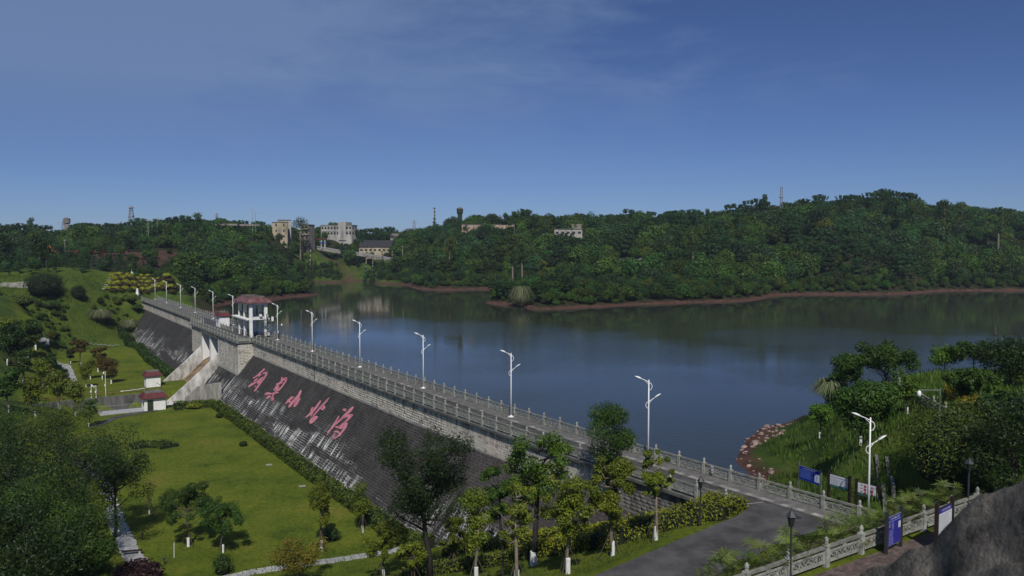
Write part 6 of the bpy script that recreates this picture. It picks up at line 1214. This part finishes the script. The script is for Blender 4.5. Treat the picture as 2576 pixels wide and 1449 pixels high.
# cove road with guard rail
rp = [(690, 628, 560), (745, 626, 566), (785, 623, 568), (815, 626, 564), (860, 634, 558), (920, 641, 552), (985, 652, 530), (1030, 660, 512), (1065, 668, 495), (1090, 681, 478)]
mb = MB(); mr = MB(); P_ = [at_d(*c) for c in rp]
for i in range(len(P_) - 1):
    a, c = P_[i], P_[i + 1]; u = (c - a)[:2]; u = u / np.linalg.norm(u); v = np.array([-u[1], u[0]]) * 2.6
    mb.hexa([(*(a[:2] + v), a[2] - 1.2), (*(a[:2] - v), a[2] - 1.2), (*(c[:2] - v), c[2] - 1.2), (*(c[:2] + v), c[2] - 1.2), (*(a[:2] + v), a[2] + .3), (*(a[:2] - v), a[2] + .3), (*(c[:2] - v), c[2] + .3), (*(c[:2] + v), c[2] + .3)])
    mr.hexa([(*(a[:2] - v * 1.0), a[2] + .9), (*(a[:2] - v * 1.04), a[2] + .9), (*(c[:2] - v * 1.04), c[2] + .9), (*(c[:2] - v), c[2] + .9), (*(a[:2] - v), a[2] + 1.5), (*(a[:2] - v * 1.04), a[2] + 1.5), (*(c[:2] - v * 1.04), c[2] + 1.5), (*(c[:2] - v), c[2] + 1.5)])
tag(mb.build('cove_road', M['concrete']), kind='structure'); g_ = thing('guard_rail', 'pale metal guard rail along the cove road', 'guard rail', (0, 0, 0)); mr.build('rail', M['lattice'], g_)
# machines at the red soil yard
b = at_d(140, 643, 425); t_ = thing('excavator', 'orange excavator parked at the red soil yard', 'excavator', b, .3)
for y in (-1, 1): MB().box(-1.7, 1.7, y - .3, y + .3, 0, .8).build('track', M['tyre'], t_)
MB().box(-1.4, 1.2, -1.2, 1.2, .85, 2.0).build('house_body', M['machine_orange'], t_); MB().box(-.2, 1.1, -1.1, -.1, 2.003, 3.0).build('cab', M['glass_dark'], t_); MB().tube([(-1.0, .3, 1.8), (-2.6, .3, 4.6), (-3.9, .3, 3.4)], .28, 6).build('boom', M['machine_orange'], t_); MB().tube([(-3.9, .3, 3.4), (-3.6, .3, 1.4)], .22, 6).build('stick', M['machine_orange'], t_); MB().box(-4.1, -3.1, -.3, .9, .5, 1.4).build('bucket', M['metal_dark'], t_)
def truck(label, px, py, dist, m, rz, cab='machine_red'):
    b = at_d(px, py, dist); t_ = thing('truck', label, 'truck', b, rz, scale=.72)
    MB().box(-3.4, 1.2, -1.15, 1.15, 1.0, 2.6).build('load_bed', M[m], t_); MB().box(1.3, 3.2, -1.15, 1.15, .8, 3.0).build('cab', M[cab], t_); MB().box(3.203, 3.24, -.95, .95, 1.9, 2.7).build('windscreen', M['glass_dark'], t_)
    for x in (-2.4, -1.2, 2.2):
        for y in (-1.0, 1.0): mb = MB(); mb.tube([(x, y - .15, .5), (x, y + .15, .5)], .5, 10); mb.build('wheel', M['tyre'], t_)
truck('red tipper truck at the yard beside the concrete pole', 184, 640, 425, 'rust', .2); truck('red lorry at the right end of the yard', 250, 640, 428, 'machine_red', 1.5); truck('dark lorry between the two red ones', 218, 642, 432, 'metal_dark', .1, 'metal_dark')
b = at_d(333, 640, 430); t_ = thing('brick_stack', 'low brick and white rubble wall on the red soil mound', 'wall', b); MB().box(-9, 9, -.6, .6, -1, .8).build('rubble_base', M['brick_paver'], t_); MB().box(-1, 1.4, -.5, .5, .803, 1.9).build('white_block', M['white_wall'], t_)
b = hit(8, 722); t_ = thing('garden_wall', 'stepped grey concrete wall at the left edge of the grass slope', 'wall', b, .05)
for k in range(4): MB().box(-9 + k * 4.5, -4.503 + k * 4.5, -.25, .25, -2, .9 + .25 * k).build('wall_section', M['concrete'], t_)
# ------------------------------------------------------------------ forest on the hills: prototypes outside the scene, scattered as one mass per hill
FC = bpy.data.collections.new('forest_prototypes')
def proto(name, blobs, n, ll, lw, m, seed, trunk=None, shell=.55, sq=.9):
    rng = np.random.default_rng(seed); pts, nr, val = blob_leaves(blobs, n, rng, shell, sq); me = leaf_mesh(name, pts, nr, ll, lw, val, M[m], rng)
    if trunk:
        mb = MB(); mb.tube([(0, 0, -1.5), (0, 0, trunk[0])], [trunk[1], trunk[1] * .5], 5); base = len(me.vertices); tm = mb.mesh('t', M['bark_pale']); me2 = me
        import bmesh; bm = bmesh.new(); bm.from_mesh(me); k0 = len(bm.faces); bm.from_mesh(tm); bm.faces.ensure_lookup_table(); me.materials.append(M['bark_pale'])
        for f in bm.faces[k0:]: f.material_index = 1
        bm.to_mesh(me); bm.free()
    o = bpy.data.objects.new(name, me); FC.objects.link(o); return o
def round_blobs(h, w, n, seed):
    rng = np.random.default_rng(seed); out = []
    for i in range(n):
        f = (i + .5) / n; a = 2.4 * i; p_ = math.acos(1 - 1.5 * f); out.append((w * .30 * math.sin(p_) * math.cos(a) + rng.normal() * .3, w * .30 * math.sin(p_) * math.sin(a) + rng.normal() * .3, h * (.52 + .30 * math.cos(p_)), w * rng.uniform(.17, .26)))
    return out
for i, m_ in enumerate(('forest_a', 'forest_b', 'forest_a', 'forest_c', 'forest_b', 'forest_lime')):
    proto('forest_%s' % 'abcdef'[i], round_blobs(7.5, 7.0, 13, 300 + i), 2400, .62, .36, m_, 310 + i)
proto('forest_g', [(math.sin(i * 2.4) * .5, math.cos(i * 2.4) * .5, 6 + i * 1.05, 1.5 - .06 * i) for i in range(8)], 1500, .6, .32, 'forest_a', 320, (12, .2))     # eucalypt
rb_ = np.random.default_rng(17); bam = []
for i in range(16):
    a = rb_.uniform(0, 6.28); l_ = rb_.uniform(.8, 3.2)
    for f in (.35, .55, .75, .92, 1.0): bam.append((math.cos(a) * l_ * f ** 1.6, math.sin(a) * l_ * f ** 1.6, 9.0 * f * (1.0 - .10 * f * l_ / 3), .75 - .3 * f))
proto('forest_h', bam, 2200, .62, .22, 'forest_c', 330, None, .2)                                                   # bamboo
proto('forest_i', round_blobs(3.2, 4.5, 9, 340), 1100, .5, .3, 'forest_b', 341)                                      # shrub
proto('forest_j', [(0, 0, 1 + i * 1.15, 1.5 * (1 - i / 9.0) + .25) for i in range(9)], 1300, .5, .26, 'forest_a', 350, (9, .15), .45)   # conifer
def scatter(name, label, xy, seed, probs, smin, smax, zoff=-.5, sf=1.0):
    rng = np.random.default_rng(seed); z = ground(xy[:, 0], xy[:, 1]); me = bpy.data.meshes.new(name); n = len(xy); me.vertices.add(n); me.vertices.foreach_set('co', np.stack([xy[:, 0], xy[:, 1], z + zoff], 1).astype(np.float32).ravel())
    pr = np.array(probs, float); pr /= pr.sum(); k = rng.choice(len(pr), n, p=pr); st1, st2 = vnoise(xy[:, 0], xy[:, 1], 34, 101), vnoise(xy[:, 0], xy[:, 1], 22, 102)
    if len(probs) and probs[0] >= 4: k = np.where((st1 > .66) & (rng.random(n) < .75), 7, np.where((st2 > .66) & (rng.random(n) < .7), 4, np.where((st2 < .30) & (rng.random(n) < .7), 3, k)))
    for nm, ty, ar in (('kind_id', 'INT', k.astype(np.int32)), ('size', 'FLOAT', ((smin + (smax - smin) * rng.random(n) ** 1.6) * sf).astype(np.float32)), ('turn', 'FLOAT', rng.uniform(0, 6.28, n).astype(np.float32))):
        a_ = me.attributes.new(nm, ty, 'POINT'); a_.data.foreach_set('value', ar)
    o = tag(obj(name, me), label, 'wood', kind='stuff'); md = o.modifiers.new('scatter', 'NODES'); ng = bpy.data.node_groups.new(name, 'GeometryNodeTree'); md.node_group = ng
    ng.interface.new_socket('Geometry', in_out='INPUT', socket_type='NodeSocketGeometry'); ng.interface.new_socket('Geometry', in_out='OUTPUT', socket_type='NodeSocketGeometry')
    gi = N(ng, 'NodeGroupInput'); go = N(ng, 'NodeGroupOutput'); ip = N(ng, 'GeometryNodeInstanceOnPoints'); ci = N(ng, 'GeometryNodeCollectionInfo'); ci.inputs['Collection'].default_value = FC; ci.inputs['Separate Children'].default_value = True; ci.inputs['Reset Children'].default_value = True
    def na(nm, ty): a_ = N(ng, 'GeometryNodeInputNamedAttribute', data_type=ty); a_.inputs['Name'].default_value = nm; return [s for s in a_.outputs if s.enabled][0]
    cx_ = N(ng, 'ShaderNodeCombineXYZ'); L = ng.links.new; L(na('turn', 'FLOAT'), cx_.inputs['Z']); ip.inputs['Pick Instance'].default_value = True
    L(gi.outputs[0], ip.inputs['Points']); L(ci.outputs[0], ip.inputs['Instance']); L(na('kind_id', 'INT'), ip.inputs['Instance Index']); L(cx_.outputs[0], ip.inputs['Rotation']); L(na('size', 'FLOAT'), ip.inputs['Scale']); L(ip.outputs[0], go.inputs[0]); return o
rf_ = np.random.default_rng(23); cell = 5.0; gxx, gyy = np.meshgrid(np.arange(-420, 480, cell), np.arange(235, 780, cell)); xy = np.stack([gxx.ravel(), gyy.ravel()], 1) + rf_.uniform(-.48, .48, (gxx.size, 2)) * cell
D_ = np.hypot(xy[:, 0], xy[:, 1]); az = np.arctan2(xy[:, 0], xy[:, 1]); xy = xy[(np.abs(az) < .66) & (D_ > 262)]; z = ground(xy[:, 0], xy[:, 1]); D_ = np.hypot(xy[:, 0], xy[:, 1]); s_, q_ = SQ(xy[:, 0], xy[:, 1]); az = np.arctan2(xy[:, 0], xy[:, 1])
keep = (z > WATER + 1.2)
PXx = CX + FPX * np.tan(az) ; 
def clear(px0, px1, d0, d1): 
    global keep; keep &= ~((PXx > px0) & (PXx < px1) & (D_ > d0) & (D_ < d1))
clear(230, 475, 262, 345); clear(-400, 330, 240, 312); keep &= ~((PXx > 262) & (PXx < 425) & (D_ > 398) & (D_ < 452) & (vnoise(xy[:, 0], xy[:, 1], 9, 77) > .25)); keep &= ~((PXx > 120) & (PXx < 280) & (D_ > 405) & (D_ < 432) & (vnoise(xy[:, 0], xy[:, 1], 7, 78) > .35)); clear(760, 1000, 500, 548); clear(690, 830, 545, 575); clear(440, 520, 262, 300)
clear(1640, 1720, 340, 362)
for (x, d_) in ((705, 545), (716, 556), (774, 552), (853, 590), (948, 560), (993, 575), (1229, 520), (1430, 480), (231, 640)): 
    p = at_d(x, 620, d_); keep &= np.hypot(xy[:, 0] - p[0], xy[:, 1] - p[1]) > 7
SF = np.ones(len(xy))
for (x, w_, d0, d1) in ((1229, 75, 494, 524), (853, 50, 560, 592), (948, 46, 532, 563), (1430, 50, 466, 493), (1580, 45, AQ - 40, AQ + 2), (231, 30, 600, 640), (705, 30, 515, 545)): SF = np.where((np.abs(PXx - x) < w_) & (D_ > d0) & (D_ < d1), .30 if x == 1580 else .62, SF)
keep &= vnoise(xy[:, 0], xy[:, 1], 15, 31) > np.where(D_ < 330, .20, .10)
SF = SF[keep]; xy = xy[keep]; D_ = D_[keep]; z = z[keep]; PXx = PXx[keep]
nearshore = z < 0.2; right = PXx > 1280
NPAL = [5, 4, 5, 3, 4, .3, .12, 2.6, 1.5, .2]; NPT = [1, 5, 1, 1, 5, 1.2, .1, 3, 4, 0]
scatter('hill_forest', 'dense mixed green wood covering the right hill', xy[right & ~nearshore & (D_ > 352)], 1, NPAL, .65, 1.9, zoff=-1.2, sf=SF[right & ~nearshore & (D_ > 352)])
scatter('point_thicket', 'lighter green thicket on the wooded point in the lake', xy[right & ~nearshore & (D_ <= 352)], 7, NPT, .5, 1.15, sf=SF[right & ~nearshore & (D_ <= 352)])
scatter('ridge_forest', 'dense mixed green wood covering the left and middle ridges', xy[~right & ~nearshore], 2, NPAL, .65, 1.8, sf=np.where((PXx < 470) & (D_ < 420), .42, np.where((PXx < 470) & (D_ < 480), .6, SF))[~right & ~nearshore])
cell = 2.7; gxx, gyy = np.meshgrid(np.arange(-140, 420, cell), np.arange(280, 560, cell)); x2 = np.stack([gxx.ravel(), gyy.ravel()], 1) + rf_.uniform(-.48, .48, (gxx.size, 2)) * cell; z2 = ground(x2[:, 0], x2[:, 1]); q2 = SQ(x2[:, 0], x2[:, 1])[1]; d2 = np.hypot(x2[:, 0], x2[:, 1]); a2 = CX + FPX * x2[:, 0] / x2[:, 1]
x2 = x2[(z2 > -3.35 + 0.8 * vnoise(x2[:, 0], x2[:, 1], 11, 61)) & (z2 < 1.2) & (q2 < -12) & (a2 > 430) & (a2 < 2640) & ~((a2 > 745) & (a2 < 1010) & (d2 > 470))]
scatter('shore_shrubs', 'dense shrubs and bamboo lining the far shore', x2, 3, [1, 2, 1, 1, 2, .2, 0, 2.5, 7, .2], .4, .95, -.2)
e_ = []
for i in range(3600):
    x, dd = rf_.uniform(745, 1060), rf_.uniform(478, 540); p = at_d(x, 640, dd); e_.append((p[0], p[1]))
e_ = np.array(e_); ze = ground(e_[:, 0], e_[:, 1]); e_ = e_[(ze > WATER + 2) & (ze < 6)]
N2 = len(e_); sc2 = scatter('reed_field', 'rows of young reedy plants on the cove flat', e_, 4, [0, 1, 0, 1, 0, 0, 0, 2, 3, 1], .25, .5, 0)
rg = np.random.default_rng(55); xy = np.stack([rg.uniform(-185, -70, 9000), rg.uniform(150, 320, 9000)], 1); s_, q_ = SQ(xy[:, 0], xy[:, 1]); D_ = np.hypot(xy[:, 0], xy[:, 1]); ok = (s_ > 216) & (q_ > 10) & (np.abs(np.arctan2(xy[:, 0], xy[:, 1])) < .62) & (D_ < 300) & (vnoise(xy[:, 0], xy[:, 1], 13, 90) > .55) & ~((s_ < 232) & (q_ < 22))
scatter('slope_scrub', 'low scrub patches on the left grass hillside', xy[ok], 6, [0, 1, 0, 0, 1, .5, 0, 0, 5, 0], .10, .38, -.1)
# skyline and slope trees one can tell apart
FT = dict(n=1500, ll=.75, lw=.42, white=False, bark='bark_pale')
for i, (lb, x, base, top, w_, k_, m_, dd) in enumerate((
    ('tall dark round tree breaking the left skyline', 506, 568, 527, 40, 'bushy', 'forest_a', 470), ('large pale green tree beside the ochre ridge house', 757, 585, 531, 55, 'bushy', 'forest_b', 535), ('slim conifer on the skyline left of the ivy tower', 1093, 562, 522, 20, 'conifer', 'forest_a', 528),
    ('umbrella-topped skyline tree, first of the row right of the ivy tower', 1272, 575, 535, 34, 'tall', 'forest_a', 495), ('umbrella-topped skyline tree, second of the row right of the ivy tower', 1294, 575, 531, 32, 'tall', 'forest_a', 497), ('umbrella-topped skyline tree, third of the row right of the ivy tower', 1314, 575, 528, 32, 'tall', 'forest_a', 499), ('umbrella-topped skyline tree, last of the row right of the ivy tower', 1340, 577, 540, 34, 'tall', 'forest_a', 495),
    ('tall yellow-green tree on the slope below the ivy tower', 1130, 650, 583, 48, 'bushy', 'forest_lime', 440), ('tall bare-stemmed tree in front of the right hill', 1742, 672, 562, 66, 'euca', 'forest_b', 385), ('yellow-green column tree behind the wooded point', 1366, 690, 640, 38, 'bushy', 'forest_lime', 370), ('group tree with thin pale stems near the inlet, left', 1290, 715, 610, 34, 'tall', 'forest_a', 405), ('group tree with thin pale stems near the inlet, right', 1314, 715, 605, 36, 'tall', 'forest_a', 408),
    ('rounded crown tree on the summit of the right hill, left', 2140, 540, 500, 46, 'bushy', 'forest_a', 528), ('rounded crown tree on the summit of the right hill, highest', 2246, 535, 488, 54, 'bushy', 'forest_a', 528), ('rounded crown tree on the summit of the right hill, middle', 2300, 538, 496, 54, 'bushy', 'forest_a', 530), ('rounded crown tree on the summit of the right hill, right', 2378, 548, 500, 46, 'tall', 'forest_a', 532), ('small lollipop tree on the right skyline', 2512, 555, 524, 24, 'tall', 'forest_a', 560),
    ('bushy crown tree on the right hill left of its summit', 2075, 550, 504, 52, 'bushy', 'forest_a', 520), ('dark twin tree at the far left, taller', 101, 660, 580, 36, 'bushy', 'leaf_dark', 360), ('dark twin tree at the far left, broader', 118, 670, 592, 48, 'bushy', 'leaf_dark', 355), ('dark tree at the far left edge in front of the viaduct', 8, 650, 584, 40, 'bushy', 'leaf_dark', 380), ('dark pointed conifer above the cove field', 778, 690, 622, 28, 'conifer', 'forest_a', 490),
    ('narrow conifer in the row by the cove, first', 917, 672, 633, 14, 'conifer', 'forest_c', 508), ('narrow conifer in the row by the cove, second', 936, 672, 635, 14, 'conifer', 'forest_c', 506), ('narrow conifer in the row by the cove, third', 965, 674, 632, 15, 'conifer', 'forest_c', 503), ('narrow conifer in the row by the cove, fourth', 984, 674, 628, 16, 'conifer', 'forest_c', 500), ('small round tree right of the middle ridge against the sky', 1612, 580, 554, 30, 'tall', 'forest_a', 545), ('feathery bamboo-like tree on the middle ridge top', 1490, 560, 527, 50, 'bushy', 'forest_c', 500))):
    b = at_d(x, base, dd); g_ = gz(b[0], b[1]); h = at_d(x, top, dd)[2] - g_; b[2] = g_
    make_tree('distant_tree', lb, 'tree', b, max(h, 4), w_ / FPX * dd, k_, m_, seed=400 + i, **FT)
# ------------------------------------------------------------------ air
hm = bpy.data.materials.new('haze_air'); hm.use_nodes = True; t = hm.node_tree; t.nodes.clear(); out = N(t, 'ShaderNodeOutputMaterial'); pv = N(t, 'ShaderNodeVolumePrincipled'); pv.inputs['Color'].default_value = (0.60, 0.72, 0.88, 1); pv.inputs['Density'].default_value = 0.00011; pv.inputs['Anisotropy'].default_value = 0.0; t.links.new(pv.outputs[0], out.inputs['Volume'])
USE_HAZE = True
if USE_HAZE: tag(obj('haze', MB().box(-6700, 6700, -1700, 6700, -20, 75).mesh('haze', hm)), 'thin bluish summer haze over the valley', 'haze', kind='stuff')
